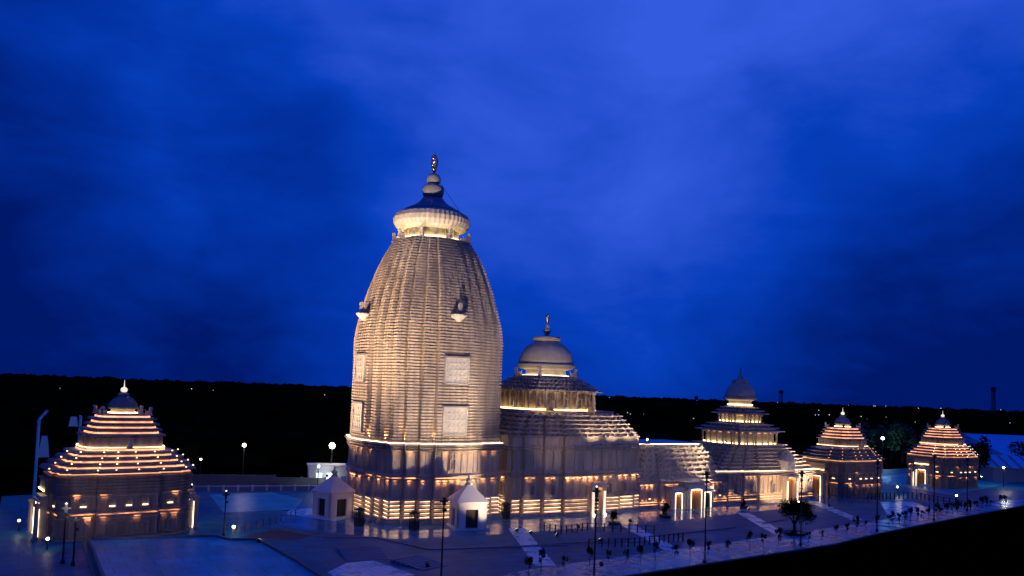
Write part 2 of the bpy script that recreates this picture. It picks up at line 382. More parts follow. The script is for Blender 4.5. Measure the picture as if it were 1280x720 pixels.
ribbon('path', (60.4, -19), (47.6, -39.2), 2.6, .012, M['path'])
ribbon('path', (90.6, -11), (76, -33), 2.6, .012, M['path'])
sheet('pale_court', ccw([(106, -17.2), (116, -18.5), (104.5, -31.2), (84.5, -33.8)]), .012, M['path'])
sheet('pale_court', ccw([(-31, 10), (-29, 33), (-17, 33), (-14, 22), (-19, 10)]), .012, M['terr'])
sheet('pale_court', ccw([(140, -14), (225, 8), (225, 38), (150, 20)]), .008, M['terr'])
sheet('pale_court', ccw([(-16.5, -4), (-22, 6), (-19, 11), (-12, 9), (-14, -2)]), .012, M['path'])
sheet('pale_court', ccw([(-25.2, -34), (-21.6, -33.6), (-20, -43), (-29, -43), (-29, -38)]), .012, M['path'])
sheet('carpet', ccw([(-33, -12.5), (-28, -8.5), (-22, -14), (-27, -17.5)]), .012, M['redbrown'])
sheet('road', ccw([(-110, -70), (-66, -60), (-66, 60), (-110, 90)]), -.02, M['asphalt'])
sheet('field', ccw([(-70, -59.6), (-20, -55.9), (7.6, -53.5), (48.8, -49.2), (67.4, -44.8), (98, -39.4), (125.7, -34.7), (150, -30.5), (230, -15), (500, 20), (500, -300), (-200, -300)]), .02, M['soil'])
kb = MB()
for (xa, ya), (xb, yb) in zip(edge_line[:-1], edge_line[1:]):
    ln = math.hypot(xb-xa, yb-ya); kb.box((xa+xb)/2, (ya+yb)/2-.1, -.05, ln+.05, .25, .17, math.atan2(yb-ya, xb-xa))
struct('kerb', kb, M['grey'])
# low borders that divide the paving, wide shallow steps
kb = MB()
for a, b in (((-27, -8), (-22.5, -16.5)), ((-22.5, -16.5), (-15.5, -19.8)), ((-15.5, -19.8), (-12, -30)), ((-12, -30), (8, -34)), ((4, -32.5), (20, -33.6)), ((25, -33), (45, -31.2)), ((54, -29.7), (74, -25))):
    ln = math.dist(a, b); kb.box((a[0]+b[0])/2, (a[1]+b[1])/2, 0, ln, .6, .12, math.atan2(b[1]-a[1], b[0]-a[0]))
struct('paving_border', kb, M['grey'])
# raised marble terrace in the near left corner, with stepped rim
def terrace():
    t = thing('terrace', 'raised blue-white marble terrace with stepped rim in front of the near left gate', 'terrace')
    base = [(-53.0, -10.6), (-42, -12.6), (-36.6, -13.6), (-35.3, -17.2), (-31.6, -18.2), (-30.6, -35), (-30.4, -45), (-53, -50)]
    c = (-43, -30)
    def off(k): return [(c[0]+(x-c[0])*k, c[1]+(y-c[1])*k) for x, y in base]
    for i, k in enumerate((1.0, .965, .93)):
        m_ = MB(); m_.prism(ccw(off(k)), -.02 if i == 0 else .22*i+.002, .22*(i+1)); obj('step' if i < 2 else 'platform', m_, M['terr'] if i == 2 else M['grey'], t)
    m_ = MB(); pts = ccw(off(.93)); n = len(pts)
    for i in range(n):
        a, b = pts[i], pts[(i+1) % n]; m_.box((a[0]+b[0])/2, (a[1]+b[1])/2, .662, math.dist(a, b)-.3, .35, .3, math.atan2(b[1]-a[1], b[0]-a[0]))
    obj('parapet', m_, M['grey'], t)
terrace()
def stairs(loc, rz, wd, n, label):
    t = thing('stairs', label, 'stairs', loc, rz)
    for i in range(n):
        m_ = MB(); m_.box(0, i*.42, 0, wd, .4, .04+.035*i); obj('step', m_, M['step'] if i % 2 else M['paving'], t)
stairs((-22.2, -33.5, .014), R(-8), 5.5, 16, 'broad shallow stairs in the paving beside the marble terrace')
stairs((-16.2, -40.5, .014), R(20), 4.5, 14, 'narrow flight of ribbed steps near the first pale path')

# ------------------------------------------------------------ main tower
def main_tower():
    t = thing('temple_tower', 'tallest curved stone tower of the temple with ribbed disc crown and lit cornice', 'temple tower', (.4, .4, 0))
    hh = (11.9, 11.9); P = plan(*hh, br=(.27, .47, .66), d=.62, groove=.22)
    m_ = MB(); m_.loft(P, pr(hh, [(0, -1.0), (.5, -1.0), (.55, -.8), (.95, -.8), (1.0, -.2)])); obj('plinth', m_, M['stone'], t)
    m_ = MB(); m_.loft(P, pr(hh, [(1.0, -.1)]+mouldings(1.05, 4.2, 5, .42)+[(4.25, .1)])); obj('base_moulding', m_, M['stone'], t)
    m_ = MB(); m_.loft(P, pr(hh, [(4.25, .12), (7.0, .12)])); pilasters(m_, [(x*.985, y*.985) for x, y in P], 4.3, 6.95); obj('lower_wall', m_, M['stone'], t)
    m_ = MB(); m_.loft(P, pr(hh, [(7.0, .1)]+mouldings(7.02, 8.1, 2, .4)+[(8.12, .1)])); obj('middle_moulding', m_, M['stone'], t)
    m_ = MB(); m_.loft(P, pr(hh, [(8.12, .12), (11.6, .12)])); pilasters(m_, [(x*.985, y*.985) for x, y in P], 8.2, 11.5); obj('upper_wall', m_, M['stone'], t)
    m_ = MB(); m_.loft(P, pr(hh, [(11.6, .1)]+mouldings(11.65, 12.5, 2, .45)+[(12.52, -.3), (12.6, -.75), (12.9, -.75), (12.95, .2)])); obj('cornice', m_, M['stone'], t)
    for i in range(5): wash(t, P, hh, 1.06+.63*i, -.22, M['band'], 1, .2, lip=.04)  # thick glowing lengths stand in for lamplight on the moulding faces
    wash(t, P, hh, 6.72, -.04, M['orange'], .9, .12, piece=1.3); wash(t, P, hh, 7.5, -.02, M['soft'], .7)
    wash(t, P, hh, 11.3, -.04, M['soft'], .75, .12, piece=1.3); strip(t, P, hh, 12.92, -.5, M['cream'], .13)
    ms = niche_meshes(M['stone'], 1.0, 2.3)
    for c, d, n, ln in edges(P, 2.2):
        for z in (4.4, 8.7): put_niche(t, ms, c*.99+n*.15, n, z)
    # curved spire of many bands
    ctrl = [(12.9, 1.0), (20, 1.0), (26, 1.0), (30, 1.005), (33, .975), (35, .935), (37, .89), (39, .848), (41, .79), (42.9, .735), (44.5, .68), (45.8, .625), (47, .57), (48.2, .505)]
    def S(z):
        for (a, p), (b, q) in zip(ctrl, ctrl[1:]):
            if z <= b: return p+(q-p)*(z-a)/(b-a)
        return ctrl[-1][1]
    G = teeth(plan(12.0, 12.0, br=(.27, .47, .66), d=.72, groove=.42), 1.1, .18)
    nb = 70; z0, z1 = 12.9, 48.2; h = (z1-z0)/nb
    for k in range(7):      # seven storeys of the spire
        prof = []
        for i in range(k*10, k*10+10):
            z = z0+i*h; s = S(z+.5*h)
            prof += [(z+.01, s-.015, s-.015), (z+.15*h, s-.015, s-.015), (z+.20*h, s+.010, s+.010), (z+.74*h, s+.012, s+.012), (z+.94*h, s-.012, s-.012)]
        m_ = MB(); m_.loft(G, prof); obj('spire_storey', m_, M['stone'], t)
    # marble relief panels and lion balconies on the faces
    for dirv in ((0, -1), (-1, 0), (0, 1), (1, 0)):
        d = V((*dirv, 0)); rz = math.atan2(d.y, d.x)+math.pi/2
        for z, w_, hgt in ((14.4, 4.4, 4.6), (22.8, 4.4, 4.4)):
            r = 12.0*S(z+2)
            m_ = MB(); m_.box(0, -.02, 0, w_, .5, hgt)
            for a in range(5):
                for b in range(4):
                    tri = MB(); tri_idol(tri, 0, .82); m_.add([(x_-w_*.38+a*w_*.19, y_*1.2-.12, z_+.3+b*hgt*.235) for x_, y_, z_ in tri.v], tri.f)
            for q_ in (-1, 1): m_.box(q_*w_*.48, -.3, 0, .22, .35, hgt)
            m_.box(0, -.3, 0, w_, .35, .18); m_.box(0, -.3, hgt-.2, w_, .35, .18)
            o = obj('relief_panel', m_, M['marble'], t, loc=(d.x*r, d.y*r, z)); o.rotation_euler = (0, 0, rz)
            f = MB(); f.box(0, -.1, hgt, w_+.5, .9, .25); f.box(0, -.05, -.22, w_+.3, .7, .2); obj('frame', f, M['slab'], o)
        r = 12.0*S(34.6)
        m_ = MB(); m_.lathe([(.3, 0), (.7, .4), (1.25, .9), (1.3, 1.15), (.9, 1.25)], 16); o = obj('lotus_bracket', m_, M['marble'], t, loc=(d.x*(r+.8), d.y*(r+.8), 33.2))
        l = MB(); small_lion(l, (0, 0, 1.25), 1.05, math.atan2(d.y, d.x)); obj('lion', l, M['dome'], o)
    # neck, ribbed disc, lid, pots
    m_ = MB(); m_.lathe([(5.4, 48.2), (5.4, 48.35), (4.7, 48.4), (4.7, 50.4)], 40); obj('neck', m_, M['dome'], t)
    for k in range(16):
        a = 2*math.pi*(k+.3)/16; m_ = MB(); m_.box(4.85*math.cos(a), 4.85*math.sin(a), 48.4, .3, .3, 1.9, a); obj('neck_post', m_, M['dome'], t)
    m_ = MB(); m_.lathe([(5.3, 48.42), (5.3, 48.56), (5.12, 48.56), (5.12, 48.42)], 40); obj('light_strip', m_, M['yellow'], t)
    m_ = MB(); m_.lathe([(4.4, 50.0), (5.3, 50.05), (6.3, 50.5), (6.85, 51.3), (6.9, 52.1), (6.5, 52.9), (5.7, 53.35), (4, 53.5)], 96, rib=.022); obj('ribbed_disc', m_, M['dome'], t, smooth=False)
    m_ = MB(); m_.lathe([(5.6, 53.3), (5.2, 53.7), (4.3, 54.2), (3.2, 54.8), (2.4, 55.4), (1.9, 56.1), (1.0, 56.2)], 48); obj('lid', m_, M['lid'], t, smooth=True)
    m_ = MB(); m_.lathe([(1.2, 56.1), (1.75, 56.5), (1.95, 57.3), (1.95, 57.9), (1.7, 58.4), (1.0, 58.7), (1.05, 58.9), (1.25, 59.3), (1.25, 59.9), (.9, 60.5), (.4, 60.7)], 32); obj('pot_finial', m_, M['dome'], t, smooth=True)
    chakra(t, 60.6, .92)
    m_ = MB(); m_.tube((.2, 0, 60.5), (4.1, -3.2, 53.6), .035, 5); obj('rope', m_, M['black'], t)
    for k in range(8):
        a = math.pi/4*k+.1
        m_ = MB(); small_lion(m_, (6.1*math.cos(a) if k % 2 == 0 else 6.6*math.cos(a), 6.1*math.sin(a) if k % 2 == 0 else 6.6*math.sin(a), 48.15), .95, a); obj('crown_lion', m_, M['marble'], t)
    for x_, y_, tx, ty in ((-8.13, -10.35, -8.1, -10.2), (-3.45, -11.35, -3.43, -11.2), (3.45, -11.35, 3.43, -11.2), (-10.35, -8.13, -10.2, -8.1), (-11.35, -3.45, -11.2, -3.43), (-11.35, 3.45, -11.2, 3.43)):
        spot((x_+.4, y_+.4, 13.25), (tx+.4, ty+.4, 30), 1500, 50, .8, (1, .5, .18), .1, fixture=False, parent=t)
    return t
main_tower()

# ------------------------------------------------------------ hall next to the tower
def portal(t, x, y, w_, h_, dep, mt, led, door=True, facing=0, foot=False):
    """doorway in a projecting frame; local -y is outward, turned by facing"""
    o = MB(); o.box(-w_/2-.45, -dep/2, 0, .8, dep, h_); o.box(w_/2+.45, -dep/2, 0, .8, dep, h_)
    o.box(0, -dep/2-.1, h_+.002, w_+2.3, dep+.5, .35); o.box(0, -dep/2, h_+.354, w_+1.6, dep, .5)
    p = obj('portal', o, mt, t, loc=(x, y, 0)); p.rotation_euler = (0, 0, facing)
    d = MB(); d.box(-w_*.25, .02, 0, w_*.49, .08, h_)
    obj('door_leaf', d, M['wood'], p)
    d = MB(); d.box(w_*.25, .0, 0, w_*.47, .1, h_); obj('door_leaf', d, M['dark'] if door == 'dark' else M['wood'], p)  # dark variant: black panel stands in for the shade of an open doorway
    for s_ in (-1, 1):
        l = MB(); l.box(s_*(w_/2+.45), -dep-.42, .03, .3, .16, .22) if foot else l.box(s_*(w_/2+.1), -dep-.04, .05, .1, .08, h_*.96); obj('jamb_light', l, M['jamb'] if foot else led, p)
        if foot: l = MB(); l.box(s_*(w_/2+.45), -dep-.08, .3, .42, .1, h_*.8); obj('jamb_glow_panel', l, M['panel'], p)  # glowing face stands in for lamplight on the jamb stone
    l = MB(); l.box(0, -.3, h_-.14, w_*.8, .22, .08); obj('ceiling_light', l, M['door'], p)
    return p
def jagamohana():
    t = thing('assembly_hall', 'square stepped-roof hall with big round dome next to the tall tower', 'temple hall', (26.2, .6, 0))
    hx, hy = 14.2, 10.9; hh = (hx, hy); P = [(x+2.0, y) for x, y in plan(16.2, hy, br=(.27, .52, .76), d=.62, groove=.2)]
    m_ = MB(); m_.loft(P, pr(hh, [(0, -.9), (.6, -.9), (.62, -.3), (.65, -.1)])); obj('plinth', m_, M['stone'], t)
    m_ = MB(); m_.loft(P, pr(hh, [(.65, 0)]+mouldings(.7, 3.3, 4, .42)+[(3.35, .1)])); obj('base_moulding', m_, M['stone'], t)
    Pi = [(x*.988, y*.988) for x, y in P]
    m_ = MB(); m_.loft(P, pr(hh, [(3.35, .12), (6.8, .12)])); pilasters(m_, Pi, 3.4, 6.7, step=1.7); obj('lower_wall', m_, M['stone'], t)
    m_ = MB(); m_.loft(P, pr(hh, [(6.8, .1)]+mouldings(6.82, 8.0, 2, .42)+[(8.02, .1)])); obj('middle_moulding', m_, M['stone'], t)
    m_ = MB(); m_.loft(P, pr(hh, [(8.02, .2), (11.6, .2)])); pilasters(m_, [(x*.98, y*.98) for x, y in P], 8.1, 11.5, w=.16, step=2.3); obj('upper_wall', m_, M['stone'], t)
    m_ = MB(); m_.loft(P, pr(hh, [(11.6, 0), (11.75, -.35), (11.95, -.35), (12.0, 0), (12.2, -.3), (12.4, -.3), (12.45, 0), (13.8, .02), (13.9, .3)])); obj('frieze', m_, M['stone'], t)
    pidha(t, P, hh, 13.9, 18.5, 6, .25, 3.5, M['stone'], kuta=1.5, lip=.42, iny=(.25, 2.6))
    m_ = MB(); m_.loft(P, pr(hh, [(18.48, 3.6), (18.72, 3.4)])); obj('terrace_slab', m_, M['stone'], t)
    # clerestory colonnade with lit base
    ux = (8.0, 7.6); C = plan(*ux, br=(.3, .58, .82), d=.3)
    m_ = MB(); m_.loft(C, pr(ux, [(18.72, .9), (22.3, .9)])); obj('clerestory_wall', m_, M['gate'], t)
    for c, d, n, ln in edges(C, 1.0):
        k = max(1, round(ln/1.9))
        for j in range(k+1):
            p = c+d*((j/k-.5)*(ln-.3)); m_ = MB(); m_.box(p.x, p.y, 18.74, .3, .3, 3.5, math.atan2(d.y, d.x)); m_.box(p.x, p.y, 21.8, .55, .5, .42, math.atan2(d.y, d.x)); obj('column', m_, M['stone'], t)
    strip(t, C, ux, 18.74, -.2, M['yellow'], .22); strip(t, C, ux, 18.76, .5, M['yellow'], .18)
    ms = niche_meshes(M['stone'], .8, 2.2)
    for c, d, n, ln in edges(C, 1.9):
        put_niche(t, ms, c-n*.75, n, 19.2)
    pidha(t, C, ux, 22.3, 25.0, 4, -.9, 3.0, M['stone'], kuta=.9, lip=.3, name='upper_roof_tier')
    m_ = MB(); m_.lathe([(4.9, 25), (4.9, 25.2), (3.9, 25.2), (3.9, 26.3)], 40); obj('drum', m_, M['dome'], t)
    m_ = MB(); m_.lathe([(4.55, 25.2), (4.55, 25.36), (4.3, 25.36), (4.3, 25.2)], 40); obj('light_strip', m_, M['cream'], t)
    m_ = MB(); m_.lathe([(3.6, 26.25), (5.1, 26.6), (5.95, 27.15), (5.9, 27.4), (5.35, 27.5)], 48); obj('flared_rim', m_, M['dome'], t, smooth=True)
    m_ = MB(); m_.lathe([(5.35, 27.45), (5.3, 28.3), (4.9, 29.5), (4.1, 30.7), (3.0, 31.5), (2.0, 31.9), (1.8, 32.0)], 64, rib=.008); obj('dome', m_, M['dome'], t, smooth=True)
    m_ = MB(); m_.lathe([(2.0, 31.85), (2.6, 32.0), (2.85, 32.4), (2.6, 32.85), (1.4, 33.0)], 40); obj('ribbed_disc', m_, M['dome'], t, smooth=True)
    m_ = MB(); m_.lathe([(.4, 32.95), (.35, 33.3), (.65, 33.6), (.75, 34.0), (.5, 34.4), (.3, 34.5), (.42, 34.75), (.4, 35.2), (.15, 35.4)], 24); obj('pot_finial', m_, M['dome'], t, smooth=True)
    chakra(t, 35.3, .5)
    for k in range(4):
        a = math.pi/4+math.pi/2*k; m_ = MB(); small_lion(m_, (5.6*math.cos(a), 5.6*math.sin(a), 25.0), 1.0, a); obj('lion', m_, M['marble'], t)
    for a, b in ((-4.3, -8.4), (5.2, -8.4)):
        m_ = MB(); small_lion(m_, (a, b, 18.72), 1.1, -math.pi/2); obj('lion', m_, M['stone'], t)
    for i in range(4): wash(t, P, hh, .72+.65*i, -.22, M['band'], 1, .2, lip=.04)  # glow stands in for the lit moulding faces, as on the tower
    wash(t, P, hh, 6.5, -.04, M['orange'], .95, .15, piece=1.3)
    wash(t, P, hh, 3.4, -.5, M['cream'], .5, .14, piece=2.2)
    ms = niche_meshes(M['stone'], 1.0, 2.6)
    for c, d, n, ln in edges(P, 2.0):
        if abs(c.x-4.3) < 3 and n.y < -.9: continue
        put_niche(t, ms, c+n*.1, n, 3.5)
    portal(t, 4.3, -hy-.35, 1.7, 5.0, 1.3, M['stone'], M['cream'], door='dark', foot=True)
jagamohana()
def roof_fill_lamps(t, pts, power):  # added lamps and housings, put in to brighten the roof tiers
    for x_, y_, z_ in pts:
        m_ = MB(); m_.tube((x_, y_+2.6, z_-.4), (x_, y_, z_), .05, 5); m_.box(x_, y_, z_-.08, .4, .22, .14); obj('roof_fill_lamp', m_, M['black'], t)
        spot((t.location.x+x_, t.location.y+y_, z_+.15), (t.location.x+x_+.3, t.location.y+y_+3.4, z_+4.6), power, 110, 1, (1, .78, .5), .12, fixture=False, parent=t)
roof_fill_lamps([o for o in bpy.data.objects if o.name == 'assembly_hall'][0], ((3.5, -13.6, 12.9), (8.5, -13.2, 12.9), (13.0, -12.8, 12.9), (16.8, -11.6, 12.9)), 1700)

# ------------------------------------------------------------ long middle hall
def natamandir():
    t = thing('dance_hall', 'low middle hall with sloping studded roof and three lit orange doors', 'temple hall', (52.5, .4, 0))
    hx, hy = 15.5, 9.3; hh = (hx, hy); P = plan(hx, hy, br=(.3, .62), d=.4, groove=.15)
    m_ = MB(); m_.loft(P, pr(hh, [(0, -.5), (.35, -.5)]+mouldings(.4, 1.3, 2, .3)+[(1.35, 0)])); obj('plinth', m_, M['stone'], t)
    m_ = MB(); m_.loft(P, pr(hh, [(1.35, .1), (4.6, .1)])); pilasters(m_, [(x*.99, y*.99) for x, y in P], 1.4, 4.5, step=1.1, w=.26); obj('wall', m_, M['stone'], t)
    m_ = MB(); m_.loft(P, pr(hh, [(4.6, 0)]+mouldings(4.65, 5.6, 2, .38)+[(5.65, .4)])); obj('cornice', m_, M['stone'], t)
    pidha(t, P, hh, 5.7, 12.3, 7, .5, 5.4, M['stone'], kuta=1.9, lip=.16, iny=(.4, 3.1))
    m_ = MB(); m_.loft(P, [(12.3, (hx-5.2)/hx, (hy-2.9)/hy), (12.5, (hx-5.2)/hx, (hy-2.9)/hy)]); obj('roof_slab', m_, M['terr'], t)
    m_ = MB(); m_.box(-1.0, -(hy-2.9)-.08, 12.34, 18.5, .1, .16); obj('light_strip', m_, M['cream'], t)
    wash(t, P, hh, 4.4, -.04, M['orange'], .9, .12, piece=1.3); wash(t, P, hh, .85, -.04, M['soft'], .8); wash(t, P, hh, 1.36, -.06, M['soft'], .9)
    ms = niche_meshes(M['stone'], 1.0, 2.4); lm = MB(); lm.box(0, -.3, .35, .5, .08, .12); lmm = lm.mesh('niche_lamp', M['cream'])
    for c, d, n, ln in edges(P, 2.6):
        if n.y > -.9: continue
        for s_ in ((-.25, .25) if ln > 5 else (0,)):
            q = c+d*ln*s_
            if abs(q.x-2.2) < 6: continue
            put_niche(t, ms, q+n*.1, n, 1.5, lmm, M['cream'])
    # three-bay porch
    m_ = MB(); m_.box(2.2, -hy-.95, .05, 10.6, 1.7, 4.0); m_.box(2.2, -hy-1.0, 4.052, 11.2, 2.2, .3); m_.box(2.4, -hy-1.3, .05, 5.0, 2.4, 4.9); m_.box(2.4, -hy-1.35, 4.952, 5.6, 2.8, .32)
    obj('porch', m_, M['stone'], t)
    portal(t, -1.6, -hy-1.85, 1.5, 3.2, .35, M['marble'], M['cream']); portal(t, 2.4, -hy-2.55, 2.6, 3.9, .35, M['marble'], M['cream']); portal(t, 6.2, -hy-1.85, 1.5, 3.2, .35, M['marble'], M['cream'], door='dark')
natamandir()

# ------------------------------------------------------------ end hall
def bhogmandap():
    t = thing('offering_hall', 'wide hall with two yellow-lit galleries stacked under a small dome', 'temple hall', (79.6, .4, 0))
    hx, hy = 16.6, 9.8; hh = (hx, hy); P = plan(hx, hy, br=(.25, .5, .75), d=.5, groove=.18)
    m_ = MB(); m_.loft(P, pr(hh, [(0, -.6), (.4, -.6)]+mouldings(.45, 2.0, 3, .35)+[(2.05, 0)])); obj('plinth', m_, M['stone'], t)
    m_ = MB(); m_.loft(P, pr(hh, [(2.05, .1), (5.7, .1)])); pilasters(m_, [(x*.99, y*.99) for x, y in P], 2.1, 5.6, step=1.3); obj('wall', m_, M['stone'], t)
    m_ = MB(); m_.loft(P, pr(hh, [(5.7, 0)]+mouldings(5.75, 6.7, 2, .4)+[(6.75, .4)])); obj('cornice', m_, M['stone'], t)
    pidha(t, P, hh, 6.8, 12.0, 7, .3, 7.2, M['stone'], lip=.3, iny=(.3, 2.6))
    m_ = MB(); m_.loft(P, [(12.0, (hx-7.0)/hx, (hy-2.4)/hy), (12.2, (hx-7.0)/hx, (hy-2.4)/hy)]); obj('terrace_slab', m_, M['stone'], t)
    def gallery(z0, z1, ux, nm):
        C = plan(ux, ux*.95, br=(.3, .6), d=.5); h2 = (ux, ux*.95)
        m_ = MB(); m_.loft(C, pr(h2, [(z0, .7), (z1, .7)])); obj('gallery_wall', m_, M['dome'], t)
        for c, d, n, ln in edges(C, 1.0):
            k = max(1, round(ln/1.7))
            for j in range(k+1):
                p = c+d*((j/k-.5)*(ln-.3)); m_ = MB(); m_.box(p.x, p.y, z0, .28, .28, z1-z0, math.atan2(d.y, d.x)); m_.box(p.x, p.y, z1-.5, .5, .5, .45, math.atan2(d.y, d.x)); obj('column', m_, M['dome'], t)
        strip(t, C, h2, z0+.03, .2, M['yellow'], .22); strip(t, C, h2, z1-.35, .42, M['amber'], .1)
        return C, h2
    C, h2 = gallery(12.2, 15.0, 7.0, 'a'); pidha(t, C, h2, 15.0, 17.0, 3, -1.1, 2.0, M['stone'], lip=.35, name='upper_roof_tier')
    C, h2 = gallery(17.0, 18.8, 4.6, 'b'); pidha(t, C, h2, 18.8, 20.7, 3, -1.1, 1.6, M['stone'], lip=.3, name='top_roof_tier')
    m_ = MB(); m_.lathe([(2.5, 20.7), (2.5, 21.7)], 32); obj('drum', m_, M['dome'], t)
    m_ = MB(); m_.lathe([(2.8, 20.72), (2.8, 20.95), (2.55, 20.95), (2.55, 20.72)], 32); obj('light_strip', m_, M['yellow'], t)
    m_ = MB(); m_.lathe([(2.2, 21.6), (3.2, 21.95), (3.9, 22.4), (3.6, 22.6)], 40); obj('flared_rim', m_, M['dome'], t, smooth=True)
    m_ = MB(); m_.lathe([(3.5, 22.5), (3.4, 23.2), (2.9, 24.5), (2.1, 25.5), (1.7, 25.8), (1.9, 26.1), (1.7, 26.5), (.7, 26.7)], 48); obj('dome', m_, M['dome'], t, smooth=True)
    m_ = MB(); m_.lathe([(.3, 26.6), (.5, 27.0), (.55, 27.3), (.3, 27.7), (.15, 27.9)], 20); obj('pot_finial', m_, M['dome'], t, smooth=True)
    chakra(t, 27.7, .38, False)
    wash(t, P, hh, 5.4, -.04, M['warm'], .95, .13); strip(t, P, hh, 6.76, -.25, M['cream'], .12)
    for i in range(3): wash(t, P, hh, .46+.52*i, -.06, M['warm'], .8)
    wash(t, P, hh, 2.1, -.4, M['warm'], .9, .13, piece=1.6)
    ms = niche_meshes(M['stone'], 1.0, 2.6)
    for c, d, n, ln in edges(P, 2.0):
        if n.y < -.9 and abs(c.x-4.6) < 2.3: continue
        if n.y > .5: continue
        put_niche(t, ms, c+n*.1, n, 2.2)
    portal(t, 4.6, -hy-.5, 2.3, 5.4, 1.0, M['stone'], M['yellow'], foot=True)
    m_ = MB(); gx, gy = 4.6, -hy+.3
    m_.box(gx, gy, 6.9, 3.4, 2.2, 1.9)
    for k in range(6): m_.box(gx, gy-.1, 8.802+k*.36, 3.9-.55*k, 2.6-.3*k, .22); m_.box(gx, gy-.1, 9.024+k*.36, 3.3-.55*k, 2.2-.3*k, .138)
    for q in (-1.3, -.45, .45, 1.3): m_.box(gx+q, gy-1.15, 6.95, .24, .2, 1.8)
    tri = MB(); tri_idol(tri, 0, 1.6); m_.add([(x_+gx, y_+gy-1.1, z_+7.0) for x_, y_, z_ in tri.v], tri.f)
    obj('gable', m_, M['marble'], t)
bhogmandap()
roof_fill_lamps([o for o in bpy.data.objects if o.name == 'offering_hall'][0], ((9.5, -12.2, 7.0), (13.0, -11.8, 7.0), (16.0, -11.0, 7.0)), 1300)

